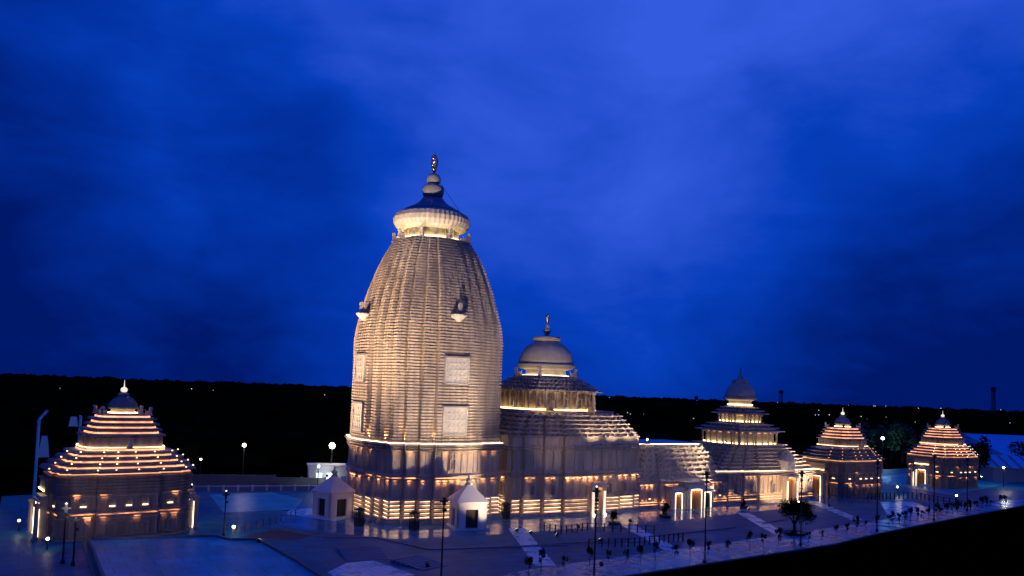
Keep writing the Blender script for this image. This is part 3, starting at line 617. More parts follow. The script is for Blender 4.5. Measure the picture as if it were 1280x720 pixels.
# ------------------------------------------------------------ gatehouses with pyramid roofs
def gatehouse(label, loc, rz, lit=True, sc=1.0, lower_led=True, door=True, mt=None, zs=.95):
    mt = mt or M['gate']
    t = thing('gatehouse', label, 'gatehouse', loc, rz, 'pyramid roofed gatehouses'); t.scale = (sc, sc, sc*zs)
    hx, hy = 9.0, 6.6; hh = (hx, hy); P = plan(hx, hy, br=(.44, .80), d=.55, groove=.12)
    m_ = MB(); m_.loft(P, pr(hh, [(-.02, -.35), (.35, -.35), (.4, 0), (3.3, 0)])); pilasters(m_, P, .5, 3.2, step=1.7, w=.34); obj('lower_wall', m_, mt, t)
    m_ = MB(); m_.loft(P, pr(hh, [(3.3, 0)]+mouldings(3.32, 4.4, 2, .35)+[(4.42, 0)])); obj('middle_moulding', m_, mt, t)
    m_ = MB(); m_.loft(P, pr(hh, [(4.42, .05), (6.5, .05)])); pilasters(m_, P, 4.5, 6.4, step=1.9, w=.28); obj('upper_wall', m_, mt, t)
    m_ = MB(); m_.loft(P, pr(hh, [(6.5, 0)]+mouldings(6.55, 9.3, 6, .28, -.1)+[(9.35, .3)])); obj('ribbed_band', m_, mt, t)
    led = M['tier'] if lit else None
    wash(t, P, hh, 3.1, -.04, M['soft'], .5, .12, piece=1.5); wash(t, P, hh, 6.3, -.04, M['soft'], .3, .1, piece=1.5); strip(t, P, hh, 9.38, -.15, M['amber'], .13); wash(t, P, hh, 3.86, -.04, M['soft'], .5, .07)
    pidha(t, P, hh, 9.75, 13.0, 4, -.4, 3.1, M['slab'], led=led if lower_led else None, ledt=.2, lip=.42, iny=(-.4, 2.1))
    K1 = (5.35, 4.5); Q = plan(*K1, br=(.44, .80), d=.35)
    m_ = MB(); m_.loft(Q, pr(K1, [(13.0, .1), (14.6, .1)])); obj('recess_wall', m_, mt, t)
    strip(t, Q, K1, 13.02, -.2, M['kanthi'], .15)
    pidha(t, Q, K1, 14.7, 17.9, 4, .1, 1.7, M['slab'], led=M['tier'], ledt=.2, lip=.33, iny=(.1, 1.5), name='upper_roof_tier')
    m_ = MB(); m_.lathe([(2.2, 17.9), (2.2, 18.05), (1.6, 18.05), (1.6, 18.7), (2.0, 18.75), (2.1, 18.95), (1.9, 19.5), (1.5, 20.1), (1.0, 20.5), (.75, 20.7), (.85, 20.9), (.7, 21.1), (.2, 21.3)], 32); obj('bell_dome', m_, M['slab'], t, smooth=False)
    m_ = MB(); m_.lathe([(2.0, 18.06), (2.0, 18.2), (1.85, 18.2), (1.85, 18.06)], 28); obj('light_strip', m_, M['yellow'], t)
    m_ = MB(); m_.lathe([(.1, 21.25), (.42, 21.4), (.48, 21.7), (.35, 21.95), (.1, 22.1), (.06, 22.5), (.02, 23.2)], 16); obj('ball_finial', m_, M['ball'], t, smooth=True)
    for k in range(4):
        a = math.pi/4+math.pi/2*k; m_ = MB(); small_lion(m_, (3.0*(1 if math.cos(a) > 0 else -1), 2.5*(1 if math.sin(a) > 0 else -1), 17.85), .75, a); obj('lion', m_, M['dome'], t)
    m_ = MB(); small_lion(m_, (0, -5.6, 13.0), .9, -math.pi/2); obj('lion', m_, M['dome'], t)
    # little bright lamps along the slab edges
    if lit:
        m_ = MB()
        for i in range(4):
            a = -.4+2.9*i/4; sx, sy = hx-a+.3, hy-(-.4+2.1*i/4)+.3
            for X, Y in ((sx*.98, -sy*.45), (sx*.8, -sy*.8), (-sx*.98, -sy*.45), (-sx*.8, -sy*.8), (sx*.44, -sy), (-sx*.44, -sy), (sx*.1, -sy), (-sx*.2, -sy)):
                m_.box(X, Y, 9.75+i*.8125+.3, .16, .16, .14)
        obj('edge_lamp', m_, M['cream'] if lower_led else M['tier'], t)
    ms = niche_meshes(mt, .95, 1.75); ms2 = niche_meshes(mt, 1.1, 2.3)
    lm = MB(); lm.box(0, -.34, .2, .72, .1, .15); lmm = lm.mesh('niche_lamp', M['cream'])
    for c, d, n, ln in edges(P, 1.2):
        if abs(n.x) > .9 and abs(c.y) < 1.5: continue
        for s_ in ((-.27, 0, .27) if ln > 6 else (0,)):
            q = c+d*ln*s_
            put_niche(t, ms, q+n*.06, n, 4.6, lmm, M['cream']); put_niche(t, ms2, q+n*.06, n, .55)
    for s_ in (-1, 1):      # passage doors at both ends
        portal(t, s_*(hx+.25), 0, 2.6, 5.2, .9, M['dome'], M['cream'], facing=-s_*-math.pi/2)
        m_ = MB(); m_.box(s_*(hx+.35), 0, 6.6, .7, 5.0, 1.7); m_.box(s_*(hx+.4), 0, 8.302, 1.0, 5.4, .25); o = obj('sign_band', m_, mt, t)
        m_ = MB(); m_.box(s_*(hx+.85), 0, 6.75, .12, 4.3, .2); obj('lamp', m_, M['yellow'], o)
        for q in (-1, 1):
            m_ = MB(); m_.lathe([(.45, 0), (.45, .3), (.3, .4), (.28, 4.6), (.45, 4.8), (.45, 5.1)], 12, (s_*(hx+1.6), q*2.7, 0)); obj('pillar', m_, M['dome'], t)
            m_ = MB(); m_.box(s_*(hx+1.25), q*2.25, .05, .12, .12, 4.2); obj('jamb_light', m_, M['cream'], t)
    return t
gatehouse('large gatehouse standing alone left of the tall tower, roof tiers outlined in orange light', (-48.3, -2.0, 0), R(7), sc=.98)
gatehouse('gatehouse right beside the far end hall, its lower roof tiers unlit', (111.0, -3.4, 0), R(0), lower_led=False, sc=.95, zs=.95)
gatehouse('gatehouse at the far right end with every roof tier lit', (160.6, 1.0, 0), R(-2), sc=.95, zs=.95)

# ------------------------------------------------------------ small white shrines
def shrine(label, loc, rz, s=1.0):
    t = thing('shrine', label, 'shrine', loc, rz, 'small white pyramid roofed shrines'); t.scale = (s,)*3
    m_ = MB(); m_.box(0, 0, 0, 5.6, 5.6, .25); obj('plinth', m_, M['white'], t)
    m_ = MB()
    for a in range(4):
        an = a*math.pi/2; c, n = math.cos(an), math.sin(an)
        for dx in (-1.7, 1.7): m_.box(dx*c+2.22*n, dx*n-2.22*c, .25, 1.4, .36, 3.8, an)
        m_.box(2.22*n, -2.22*c, 3.1, 1.998, .35, .95, an)
    obj('wall', m_, M['white'], t)
    m_ = MB(); m_.box(0, 0, .26, 3.9, 3.9, 3.7); obj('interior', m_, M['dark'], t)
    for a in range(4):
        an = a*math.pi/2
        m_ = MB(); m_.box(2.02*math.sin(an), -2.02*math.cos(an), .26, 1.98, .06, 2.8, an)
        for k in range(4): m_.box(2.06*math.sin(an)+(-.7+.46*k)*math.cos(an), -2.06*math.cos(an)+(-.7+.46*k)*math.sin(an), .3, .05, .06, 2.7, an)
        obj('door', m_, mat('dark_door', (.03, .015, .012), .6) if a == 0 else bpy.data.materials['dark_door'], t)
    m_ = MB(); sq = [(-1, -1), (1, -1), (1, 1), (-1, 1)]
    m_.loft(sq, [(4.03, 2.3, 2.3), (4.05, 2.62, 2.62), (4.25, 2.66, 2.66), (5.4, 1.55, 1.55), (6.5, .5, .5), (6.7, .42, .42)]); obj('roof', m_, M['white'], t)
    m_ = MB(); m_.lathe([(.55, 6.68), (.6, 6.8), (.3, 6.95), (.5, 7.15), (.55, 7.4), (.3, 7.6), (.15, 7.75), (.22, 7.9), (.02, 8.5)], 16); obj('finial', m_, M['dome'], t)
shrine('small white shrine with its roof lit from the right, before the tall tower', (1.3, -15.9, 0), R(-12), 1.02)
shrine('small white shrine in shade at the left foot of the tall tower', (-15.2, 1.2, 0), R(18), 1.0)

# dark lantern booths round the tower base
bt0 = None
for (x_, y_), lb in (((-14.4, -9.2), 'black slatted booth nearest the shaded white shrine'), ((-7.6, -15.0), 'black slatted booth at the front corner of the tall tower'), ((11.6, -10.4), 'black slatted booth right of the lit white shrine, by the gap between tower and hall')):
    if bt0 is None:
        bt0 = thing('booth', lb, 'booth', (x_, y_, 0), R(20), 'black booths round the tower')
        m_ = MB(); m_.box(0, 0, 0, 1.15, 1.15, 1.3); obj('base', m_, M['black'], bt0)
        m_ = MB()
        for a in (-.5, -.17, .17, .5):
            for b in (-.5, .5): m_.box(a, b, 1.3, .1, .1, 1.15); m_.box(b, a, 1.3, .1, .1, 1.15)
        obj('grille', m_, M['black'], bt0)
        m_ = MB(); m_.box(0, 0, 2.45, 1.3, 1.3, .14); m_.box(0, 0, 2.592, 1.1, 1.1, .3, 0, .2, .2); obj('roof', m_, M['black'], bt0)
    else: copy_tree(bt0, (x_, y_, 0), R(20), lb)

# ------------------------------------------------------------ plants
def leaf_crown(rx, ry, rz_, n, s, seed, blobs):
    rnd = random.Random(seed); m_ = MB()
    cs = [(rnd.uniform(-.6, .6)*rx, rnd.uniform(-.6, .6)*ry, rnd.uniform(-.5, .6)*rz_, rnd.uniform(.35, .6)) for _ in range(blobs)]
    for _ in range(n):
        c = rnd.choice(cs); d = V((rnd.gauss(0, 1), rnd.gauss(0, 1), rnd.gauss(0, 1))).normalized()*(rnd.random()**.4)
        p = V((c[0]+d.x*rx*c[3], c[1]+d.y*ry*c[3], c[2]+d.z*rz_*c[3]))
        u = V((rnd.gauss(0, 1), rnd.gauss(0, 1), rnd.gauss(0, 1))).normalized()*s; v = u.orthogonal().normalized()*s*.5
        m_.add([p-u, p+v, p+u, p-v], [(0, 1, 2, 3)])
    return m_
def big_tree():
    t = thing('tree', 'bushy dark tree in a round planter on the plaza', 'tree', (50.2, -39.6, 0), 0); t.scale = (.9, .9, .84)
    m_ = MB(); m_.lathe([(2.0, 0), (2.1, .5), (1.8, .5), (1.7, .35)], 24); obj('planter', m_, M['black'], t)
    m_ = MB(); m_.tube((0, 0, .3), (-.1, 0, 2.6), .32, 8, .22)
    for a in range(7):
        an = a*.9; m_.tube((-.1, 0, 1.6+.15*a), (1.9*math.cos(an), 1.9*math.sin(an), 4.2+.2*a), .15, 6, .05)
    obj('trunk', m_, M['bark'], t)
    m_ = leaf_crown(4.0, 3.4, 2.5, 6500, .17, 3, 14); obj('crown', m_, M['leaf'], t, loc=(-.1, 0, 4.7))
big_tree()
sap = [(-8.2, -49.1), (-4.9, -46.9), (-2.0, -47.9), (2.8, -46.4), (5.9, -46.6), (8.1, -47.5), (10.3, -47.8), (13.7, -46.9), (16.4, -47.4), (19.8, -47.0), (23.2, -47.1), (27.2, -46.9), (31.9, -46.7), (35.5, -46.1), (39.3, -45.5), (42.3, -45.6), (46.2, -45.7), (49.9, -45.1), (55.4, -43.9), (59.2, -42.9), (63.0, -42.0), (66.7, -41.3), (71.1, -40.3), (76.5, -39.2), (77.9, -38.9), (80.0, -38.8), (82.3, -38.5), (84.5, -38.2), (87.8, -37.5), (90.4, -37.2), (92.7, -36.8), (96.2, -36.2), (98.4, -35.8), (101.2, -35.4), (103.9, -34.9), (106.6, -34.6), (110.5, -33.9), (113.2, -33.4), (115.9, -32.9), (120.1, -32.1), (123.0, -31.6), (125.9, -31.1), (130.9, -30.3), (134.0, -29.8)]
s0 = []
for k in range(3):
    t = thing('sapling', 'young dark sapling with narrow crown in the row along the field edge', 'sapling', (0, 0, 0), 0, 'saplings along the field edge')
    m_ = MB(); m_.tube((0, 0, 0), (.03, 0, 1.3), .06, 6, .04); obj('trunk', m_, M['bark'], t)
    m_ = leaf_crown(.62+.12*k, .62, 1.0, 330, .13, 20+k, 5); obj('crown', m_, M['leaf'], t, loc=(.08, 0, 1.85)); s0.append(t)
for i, (x_, y_) in enumerate(sap):
    o = s0[i] if i < 3 else copy_tree(s0[i % 3]); o.location = (x_+random.uniform(-.2, .2), y_, .01); o.rotation_euler = (0, 0, random.random()*6); k = random.uniform(.62, .92); o.scale = (k, k, k*random.uniform(.9, 1.15))
def shrub(loc, s, lb, seed):
    t = thing('potted_shrub', lb, 'shrub', loc, 0); t.scale = (s,)*3
    m_ = MB(); m_.lathe([(.9, 0), (1.2, .35), (1.0, .4), (.5, .3)], 16); obj('pot', m_, M['black'], t)
    m_ = leaf_crown(.8, .8, 1.3, 500, .16, seed, 6); obj('foliage', m_, M['leaf'], t, loc=(0, 0, 1.3))
shrub((41.2, -18.0, 0), 1.1, 'potted dark shrub on the paving right of the hall doorway', 5)
shrub((26.8, -21.3, 0), 1.0, 'potted dark shrub in front of the domed hall doorway', 6)
shrub((66.5, -13.5, 0), .8, 'potted dark shrub left of the far end hall wall', 8)

# ------------------------------------------------------------ poles and street lamps
def pole(lb, x_, y_, h, kind='lamp', lit=False):
    t = thing('lamp_post', lb, 'lamp post', (x_, y_, 0), 0, 'dark lamp posts')
    m_ = MB(); m_.tube((0, 0, 0), (0, 0, h), .12, 8, .08); obj('pole', m_, M['black'], t)
    m_ = MB(); m_.lathe([(.25, 0), (.25, .3), (.15, .5)], 10); obj('base', m_, M['black'], t)
    m_ = MB(); m_.box(0, 0, h-.5, .3, .3, .9); m_.box(.25, 0, h-.1, .5, .25, .2); m_.box(-.25, 0, h-.1, .5, .25, .2); m_.box(.15, .1, h-1.2, .4, .3, .3); hd = obj('head', m_, M['black'], t)
    if lit:
        m_ = MB(); m_.lathe([(.02, 0), (.17, .12), (.02, .26)], 8, (0, 0, h+.42)); obj('bulb', m_, M['far'], t)
    return t
pole('tall dark post crossing the front of the tall tower at the lower frame edge', -19.1, -48.0, 9.3)
pole('tall dark post in front of the domed hall doorway', -2.2, -54.1, 10.6, lit=True)
pole('tall dark post in front of the three orange doors', 18.6, -51.0, 11.8)
pole('tall dark post beside the bushy planter tree', 42.4, -47.2, 11.0)
pole('tall dark post in front of the gatehouse with unlit lower tiers', 67.4, -42.9, 12.0)
pole('tall dark post in front of the far right gatehouse', 91.4, -38.6, 12.3)
pole('tall dark post right of the far right gatehouse', 112.7, -33.0, 11.0, lit=True)
pole('short dark post with clustered heads between the near left gatehouse and the white shrine', -35.2, -11.0, 5.8, lit=True)
pole('taller of the two posts at the left corner of the near left gatehouse', -55.6, -22.4, 6.4, lit=True)
pole('shorter of the two posts at the left corner of the near left gatehouse', -54.6, -24.0, 5.2)
def street(lb, x_, y_, h, r, mt, power=0, group='distant lit lamps', n=1, col=(1, .85, .55), cat='street lamp'):
    t = thing('street_lamp', lb, cat, (x_, y_, 0), 0, group)
    m_ = MB(); m_.tube((0, 0, 0), (0, 0, h), .09+r*.08, 6); obj('pole', m_, M['black'], t)
    for k in range(n):
        m_ = MB(); m_.lathe([(.03*r, -r), (.7*r, -.7*r), (r, 0), (.7*r, .7*r), (.03*r, r)], 12, (0, 0, h-k*2.6*r)); obj('bulb', m_, mt, t)
    if power:
        ld = bpy.data.lights.new('lamp', 'POINT'); ld.energy = power; ld.color = col; ld.shadow_soft_size = r; lo = bpy.data.objects.new('glow', ld); COL.objects.link(lo); lo.parent = t; lo.location = (0, -r*1.5-.2, h)
    return t
street('brightest lamp on a pole above the small white building', -1.7, 43, 8.5, .7, M['bulb'], 500)
street('bright lamp on a pole beyond the terrace wall', -19.5, 48, 8.3, .42, M['bulb'], 250)
street('small lamp left of the bright lamp beyond the terrace wall', -27.5, 52, 5.0, .22, M['bulb'])
street('column of five round lamps left of the near left gatehouse', -66, 34, 11.5, .34, M['bulb'], 120, n=5)
street('small cool lamp on the roof side of the small white building', -6.5, 37.0, 4.6, .25, M['cool'], 300, col=(.7, .85, 1))
street('small lamp at the right end of the small white building', 1.2, 42.5, 4.3, .24, M['cool'])
street('tall post with a tiny light far left of the near left gatehouse', -66, 66, 22, .25, M['far'])
street('bright cyan floodlight between the two right gatehouses', 213, 55, 9.6, .6, M['cool'], 1200, col=(.4, .9, 1))
street('white globe low between the two right gatehouses', 124, -9.5, 2.0, .22, M['bulb'], 150)
street('white globe at the end of the railing by the far right gatehouse', 113.2, -30.4, 3.0, .2, M['bulb'])
street('white lamp standing on the court right of the far right gatehouse', 178, -6.5, 5.5, .28, M['bulb'], 600)
street('bright lamp beyond the yellow-lit trees right of the far gatehouse', 222, 12, 4.6, .7, M['bulb'], 900, col=(1, .95, .7))
street('lamp at the right edge under the striped shed', 224, -1, 6.5, .45, M['bulb'], 400)
street('small lamp over the tree right of the far gatehouse', 205, 20, 8.5, .32, M['bulb'], 300)
street('small bright uplighter on the ground by the terrace post', -33.9, -11.0, 1.2, .22, M['bulb'], 25)
street('small yellow lamp on the ground at the left foot of the near left gatehouse', -60.2, 1.5, 1.5, .22, M['far'], 30)
street('slanted white lamp in front of the near left gatehouse corner', -57.0, -13.0, 1.3, .2, M['bulb'], 15)
rf = random.Random(4)
farl = None
for k in range(44):
    px = rf.choice([rf.uniform(.1, .66), rf.uniform(.25, .66), rf.uniform(-.6, .1)]); D = rf.uniform(330, 880) if k % 3 else rf.uniform(900, 2500)
    p = cam.location + (F0 + R0*px)*D
    rr = D*.00036*rf.uniform(.5, 1.4)
    street('faint pinprick lamp far away in the dark land towards the horizon', p.x, p.y, rf.uniform(11, 14) if D < 900 else rf.uniform(17, 20.5), rr, M['far'] if k % 2 else M['farb'], group='pinprick lamps on the far land')
for lb, D, k, h in (('lattice radio mast behind the left side of the far end hall', 1500, .231, 26), ('lattice radio mast behind the right side of the far end hall', 1300, .336, 40), ('tallest lattice radio mast at the right edge on the horizon', 1100, .600, 52)):
    p = cam.location+(F0+R0*k)*D
    t = thing('radio_mast', lb, 'radio mast', (p.x, p.y, 0), 0, 'radio masts on the horizon')
    m_ = MB(); wd = 2.4
    for a, b in ((-1, -1), (1, -1), (1, 1), (-1, 1)): m_.tube((a*wd, b*wd, 0), (a*wd*.5, b*wd*.5, h), .5, 5)
    for z in range(0, int(h)-4, 4):
        f = 1-.5*z/h; m_.tube((-wd*f, -wd*f, z), (wd*f, -wd*f, z+4), .3, 4); m_.tube((wd*f, -wd*f, z), (-wd*f, -wd*f, z+4), .3, 4)
    obj('lattice', m_, M['black'], t)
    m_ = MB(); m_.box(0, 0, h-6, 5, 5, 5); obj('antenna', m_, M['black'], t)

# ------------------------------------------------------------ railings
def railing(lb, pts, h=1.1, step=1.6, mt='black', cat='railing', thick=.06):
    t = thing('railing', lb, cat, (pts[0][0], pts[0][1], 0), 0); ox, oy = pts[0]; r_ = MB()
    for a, b in zip(pts[:-1], pts[1:]):
        n = max(1, round(math.dist(a, b)/step))
        for j in range(n+1):
            x_, y_ = a[0]+(b[0]-a[0])*j/n-ox, a[1]+(b[1]-a[1])*j/n-oy
            if j < n or b == pts[-1]:
                p = MB(); p.box(x_, y_, 0, thick*2.4, thick*2.4, h+.1); obj('post', p, M[mt], t)
        for z in (h*.5, h): r_.tube((a[0]-ox, a[1]-oy, z), (b[0]-ox, b[1]-oy, z), thick*.6, 5)
    obj('rail', r_, M[mt], t)
railing('grey railing with pale posts climbing from the near gatehouse lamp to the shaded shrine', [(-34, -11.2), (-29.7, -6.9), (-25.9, -3.5), (-21.5, 1.2)], 1.2, 1.7, 'grey')
railing('dark railing curving in front of the far right gatehouse', [(106.3, -13.9), (114.1, -14.2), (121.7, -16.0), (119.4, -22.5), (119.5, -26.6), (116.0, -31.9)], 1.5, 1.3, 'black', thick=.08)
railing('dark queue barrier on the paving left of the domed hall doorway', [(11.7, -22.5), (12.3, -26.3), (18.4, -25.0), (27.2, -31.0)], 1.2, 1.3)
railing('dark queue barrier on the paving below the domed hall doorway', [(9.8, -36.9), (17.0, -38.4), (27.2, -37.6)], 1.2, 1.0)
def balustrade():
    t = thing('terrace_wall', 'low pale wall with evenly spaced piers at the back of the court', 'wall', (-31, 38.4, 0), 0)
    a, b = V((0, 0, 0)), V((38, -7.6, 0)); n = 14; m_ = MB(); d = (b-a); rz = math.atan2(d.y, d.x); c = (a+b)/2
    m_.box(c.x, c.y, 0, d.length, .25, .9, rz); obj('wall_panel', m_, M['lid'], t)
    m_ = MB(); m_.box(c.x, c.y, .9, d.length, .4, .16, rz); obj('coping', m_, M['white'], t)
    for j in range(n+1):
        p = a+d*j/n; m_ = MB(); m_.box(p.x, p.y-.05, 0, .42, .5, 1.2, rz); obj('pier', m_, M['white'], t)
balustrade()
def bwall(lb, a, b, h, mt, cat='wall'):
    a, b = V((*a, 0)), V((*b, 0)); d = b-a; t = thing('boundary_wall', lb, cat, a, math.atan2(d.y, d.x))
    m_ = MB(); m_.box(d.length/2, 0, -.05, d.length, .3, h); obj('wall_panel', m_, mt, t)
    m_ = MB(); m_.box(d.length/2, 0, h-.05, d.length, .5, .15); obj('coping', m_, M['grey'], t)
    k = int(d.length/4)
    for j in range(k+1): m_ = MB(); m_.box(j*d.length/k, 0, -.05, .5, .45, h+.25); obj('pier', m_, mt, t)
bwall('dim grey boundary wall behind the court at the back', (-14, 41), (-4.5, 38.5), 1.9, M['grey'])
bwall('long dark boundary wall beyond the court at the back', (-38, 50), (-14, 43), 2.2, M['grey'])
def white_building():
    t = thing('building', 'small white flat-roofed building with two bright windows behind the shaded shrine', 'building', (-2.4, 41.2, 0), R(-14))
    m_ = MB(); m_.box(0, 0, 0, 9.5, 5, 4.3); obj('wall', m_, M['white'], t)
    m_ = MB(); m_.box(0, 0, 4.3, 10, 5.5, .3); obj('roof', m_, M['white'], t)
    for x_ in (-2.6, -.4):
        m_ = MB(); m_.box(x_, -2.53, .9, 1.1, .06, 2.0); f = obj('window', m_, M['win'], t)
        m_ = MB(); m_.box(x_, -2.58, .8, .08, .08, 2.2); m_.box(x_, -2.58, .75, 1.3, .12, .1); obj('frame', m_, M['white'], f)
    m_ = MB(); m_.box(2.6, -2.53, 0, 1.1, .06, 2.3); obj('door', m_, M['lid'], t)
    spot((-5.5, 34, 3), (-3.5, 39, 2), 400, 80, .9, (.8, .88, 1), label='white floodlight on the wall before the small white building')
white_building()

# blue scaffold sheet behind the left gate, big blue shed roofs far right
t = thing('tarpaulin_frame', 'blue sheeted frame standing behind the left shoulder of the near left gatehouse', 'frame', (-58.5, 8.5, 0), R(6))
m_ = MB()
m_.tube((0, 0, 0), (0, 0, 15.2), .22, 8); m_.tube((0, 0, 15.2), (1.0, 0, 16.6), .2, 8); m_.tube((5.5, 0, 0), (5.5, 0, 15.9), .2, 8); obj('pole', m_, M['tarp'], t)
m_ = MB(); m_.box(.9, .1, 9.6, 1.5, .08, 3.2, 0, .5, 1); obj('sheet', m_, M['tarp'], t); m_ = MB(); m_.box(4.6, .12, 14.2, 1.3, .08, 1.5, 0, .6, 1); obj('sheet', m_, M['tarp'], t)
def world_at(az, D): p = V((-60.45, -130.51, 0))+(F0+R0*az)*D; return p
for lb, R_, D, sx, sy, h, rise, st in (('huge low blue hall roof beyond the far right gatehouse', 268, 332, 160, 60, 4.1, 7.4, 0), ('striped blue shed roof in front of the huge blue hall roof', 189, 256, 82, 20, 4.2, 3.2, 1)):
    c = world_at(R_/D, D); t = thing('shed', lb, 'shed', (c.x, c.y, 0), -head)
    m_ = MB(); m_.box(0, 0, 0, sx, sy-1, h); obj('wall', m_, M['lid'], t)
    m_ = MB()
    m_.rings([[(-sx/2-1, -sy/2-1, h+.02), (sx/2+1, -sy/2-1, h+.02), (sx/2+1, sy/2+1, h+.02), (-sx/2-1, sy/2+1, h+.02)], [(-sx/2-1, 0, h+rise), (sx/2+1, 0, h+rise), (sx/2+1, .2, h+rise), (-sx/2-1, .2, h+rise)]])
    obj('roof', m_, M['tarp'], t)
    if st:
        for k in range(24):
            x_ = -sx/2+1+k*sx/24; m_ = MB(); m_.tube((x_, -sy/2-.9, h+.12), (x_+2.4, -.3, h+rise+.02), .35, 5); obj('rib', m_, M['lid'], t)

# background trees
def bg_tree(lb, x_, y_, h, r, seed, mt='leaf', group=None):
    t = thing('tree', lb, 'tree', (x_, y_, 0), 0, group)
    m_ = MB(); m_.tube((0, 0, 0), (0, 0, h*.6), r*.09, 6, r*.05); obj('trunk', m_, M['bark'], t)
    m_ = leaf_crown(r, r, h*.4, 900, r*.13, seed, 8); obj('crown', m_, M[mt], t, loc=(0, 0, h*.62))
M['leaf2'] = mat('mid_leaves', (.05, .07, .03), .9)
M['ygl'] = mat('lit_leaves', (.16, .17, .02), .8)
bg_tree('dark conical tree right behind the far right gatehouse', 192, 8, 13.5, 4.5, 31)
bg_tree('dark round tree at the right edge before the blue roofs', 236, 17, 11, 4.5, 32)
bg_tree('dark tree between the two right gatehouses, nearer one', 134, 10, 9, 4, 33)
bg_tree('dark tree between the two right gatehouses, farther one', 150, 22, 10, 5, 34)
for k in range(5):
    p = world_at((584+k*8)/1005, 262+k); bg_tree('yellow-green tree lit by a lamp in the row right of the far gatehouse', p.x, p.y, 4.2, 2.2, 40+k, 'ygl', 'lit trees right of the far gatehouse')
for k in range(2):
    p = world_at((590+k*18)/1005, 252); q = world_at((592+k*18)/1005, 263)
    spot((p.x, p.y, .5), (q.x, q.y, 3), 16000, 100, .9, (1, .85, .2), label=('floodlight under the left half of the yellow-lit trees', 'floodlight under the right half of the yellow-lit trees')[k])
for k, (az, D) in enumerate(((.443, 310), (.455, 322), (.474, 318), (.488, 306), (.43, 330))):
    p = world_at(az, D); bg_tree('dark tree in the clump around the cyan floodlight, far behind', p.x, p.y, 12+k, 5.5, 60+k, 'leaf2', 'trees around the cyan floodlight')

# far woodland, one mass
m_ = MB(); rw = random.Random(9)
for k in range(2600):
    px = rw.uniform(-.75, .75); D = 150+rw.random()**1.6*2800
    p = cam.location+(F0+R0*px)*D; x_, y_ = p.x, p.y
    if (-75 < x_ < 235 and -60 < y_ < 58) or (200 < x_ < 440 and 0 < y_ < 170) or y_ < 46: continue
    h = rw.uniform(5, 10); r = rw.uniform(4, 9)
    if D > 900: h = rw.uniform(8, 20.5); r = rw.uniform(10, 30)
    prof = [(r*.3, 0), (r*rw.uniform(.8, 1.1), h*.35), (r*rw.uniform(.6, .9), h*.75), (r*.15, h)]
    n = 7; rs = []
    for rr, z in prof: rs.append([(x_+rr*rw.uniform(.75, 1.2)*math.cos(6.283*j/n), y_+rr*rw.uniform(.75, 1.2)*math.sin(6.283*j/n), z*rw.uniform(.88, 1.1)) for j in range(n)])
    m_.rings(rs)
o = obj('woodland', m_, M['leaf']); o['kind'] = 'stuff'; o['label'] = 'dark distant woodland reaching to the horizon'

# ------------------------------------------------------------ people and small things
def person(lb, loc, rz, s=1.0):
    t = thing('person', lb, 'person', loc, rz)
    me = bpy.data.meshes.new('body')
    J = [(0, 0, .95), (0, 0, 1.2), (0, 0, 1.42), (0, 0, 1.52), (0, -.01, 1.66), (-.19, 0, 1.4), (-.25, .02, 1.12), (-.22, -.1, .88), (.19, 0, 1.4), (.25, .02, 1.12), (.22, -.08, .88), (-.1, 0, .9), (-.13, -.08, .5), (-.14, .02, .06), (-.14, -.13, .03), (.1, 0, .9), (.12, .05, .5), (.13, .14, .06), (.13, 0, .03)]
    E_ = [(0, 1), (1, 2), (2, 3), (3, 4), (2, 5), (5, 6), (6, 7), (2, 8), (8, 9), (9, 10), (0, 11), (11, 12), (12, 13), (13, 14), (0, 15), (15, 16), (16, 17), (17, 18)]
    Rr = [.15, .15, .16, .06, .11, .07, .05, .04, .07, .05, .04, .1, .075, .05, .04, .1, .075, .05, .04]
    me.from_pydata(J, E_, []); o = bpy.data.objects.new('body', me); COL.objects.link(o); o.parent = t
    sk = o.modifiers.new('skin', 'SKIN'); ss = o.modifiers.new('sub', 'SUBSURF'); ss.levels = 1; ss.render_levels = 1
    for v_, r_ in zip(me.skin_vertices[0].data, Rr): v_.radius = (r_, r_)
    me.skin_vertices[0].data[0].use_root = True
    me.materials.append(M['cloth'])
    m_ = MB(); m_.lathe([(.02, 1.56), (.1, 1.6), (.12, 1.68), (.1, 1.76), (.02, 1.8)], 10, (0, .02, 0)); obj('hair', m_, M['black'], t)
person('person in dark clothes walking alone in front of the far right gatehouse railing', (102.2, -31.0, .012), R(30))
t = thing('bench', 'white bench with backrest in front of the far right gatehouse doorway', 'bench', (147.5, -2.0, 0), R(-88))
m_ = MB(); m_.box(0, 0, .42, 2.4, .5, .1); obj('seat', m_, M['white'], t)
m_ = MB(); m_.box(0, .24, .55, 2.4, .08, .6); obj('backrest', m_, M['white'], t)
for a in (-1, 1): m_ = MB(); m_.box(a, 0, 0, .12, .45, .42); obj('leg', m_, M['white'], t)

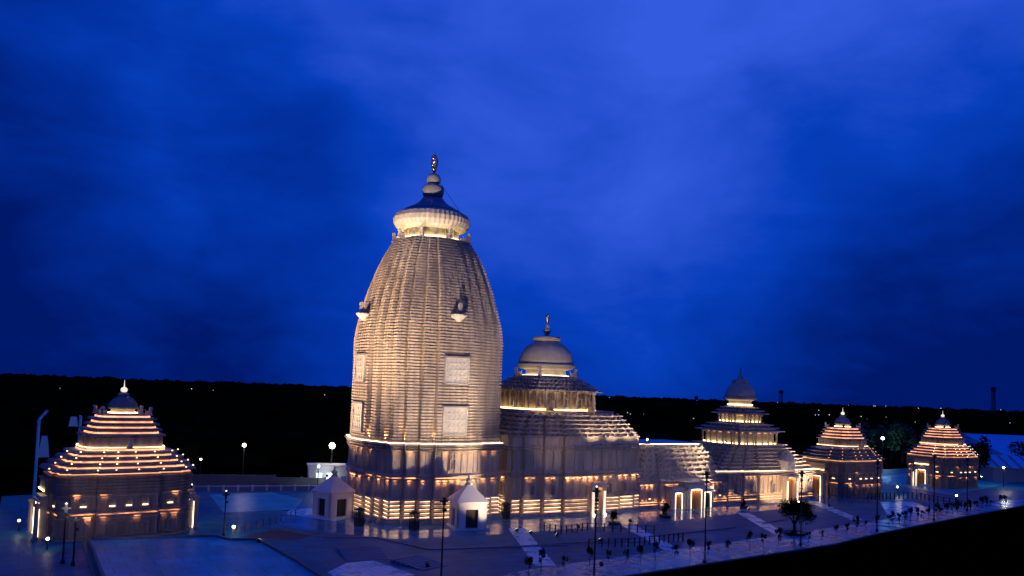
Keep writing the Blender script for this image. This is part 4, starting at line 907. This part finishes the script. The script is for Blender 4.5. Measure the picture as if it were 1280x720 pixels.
# ------------------------------------------------------------ floodlights aimed at the temple, then added fill beams
WM = (1, .70, .44); WP = (1, .80, .66); WH = (1, .78, .54)
spot((-17, -40, .4), (0, -6, 34), 84000, 48, .9, WP, .5, label='floodlight on the paving near the first pale path, aimed up at the tall tower')
spot((14, -34, .4), (3, -8, 30), 15000, 40, .9, WP, .5, label='floodlight on the dark paving aimed at the right face of the tower')
spot((-44, 14, .4), (-8, 2, 30), 185000, 48, .9, WM, .5, label='floodlight on the court aimed at the left face of the tower')
spot((-33, -22, 1.2), (-6, -5, 40), 125000, 36, .9, WM, .5, label='floodlight on the marble terrace rim aimed at the tower corner')
spot((10.4, -28.0, .4), (1.0, -13.5, 7.5), 22000, 42, .6, WH, .12, label='floodlight just right of the lit white shrine')
spot((6.5, -22.5, .4), (2.6, -9.5, 17), 15000, 24, .8, WH, .2, label='floodlight in front of the lit shrine aimed at the lower marble panel')
spot((7.5, -25, .4), (2.0, -10, 25), 24000, 16, .8, WH, .2, label='floodlight behind the first pale path aimed at the upper marble panel')
spot((-49, -47, 1), (.4, .4, 57.5), 210000, 13, .8, WP, .5, label='long-throw floodlight on the marble terrace aimed at the crown of the tower')
spot((2, -50, 1), (26, .6, 31), 60000, 14, .8, WP, .5, label='long-throw floodlight near the kerb aimed at the big round dome')
pass
spot((18, -23, .4), (22, -9, 16), 3000, 40, .9, WM, .3, label='floodlight on the apron aimed at the left half of the domed hall roof')
spot((30.5, -21, .4), (34, -10, 4), 900, 70, .9, WH, .2, label='floodlight on the apron right of the domed hall doorway')
spot((64, -17, .4), (58, -6, 11), 13000, 42, .8, WH, .3, label='floodlight on the apron aimed at the right half of the studded roof')
spot((86, -19, .4), (92, -7, 9), 26000, 55, .8, WH, .3, label='floodlight beside the far pale path aimed at the end hall roof')
spot((76, -17, .4), (80, -9, 4), 5000, 80, .9, WM, .3, label='floodlight on the apron before the left wall of the end hall')
spot((45.5, -7.6, 13.4), (33, -9, 16), 15000, 75, .8, WH, .15, label='floodlight on the studded roof aimed back at the domed hall roof')
spot((66, -8.5, 13), (58, -6.6, 9), 5000, 70, .8, WH, .15, label='floodlight on the end hall roof aimed back at the studded roof')
FILL_COL = (.95, .80, .78)  # added fill beams at the post heads stand in for ambient light on walls
for a, b, p, an in (((-19, -47, 10), (-6, -8, 12), 9000, 60), ((-2.2, -53, 11), (16, -8, 10), 26000, 46), ((18.6, -50, 12), (34, -8, 13), 24000, 46), ((42.4, -46, 11), (54, -8, 11), 26000, 46), ((67.4, -42, 12), (80, -8, 12), 26000, 50), ((91.4, -37.6, 12), (116, -6, 11), 22000, 46), ((112.7, -32.5, 11), (158, -6, 11), 24000, 40), ((-55.4, -26.5, 6.5), (-47, -8, 8), 7000, 80)):
    spot(a, b, p*.2, an, .9, FILL_COL, .3, fixture=False)
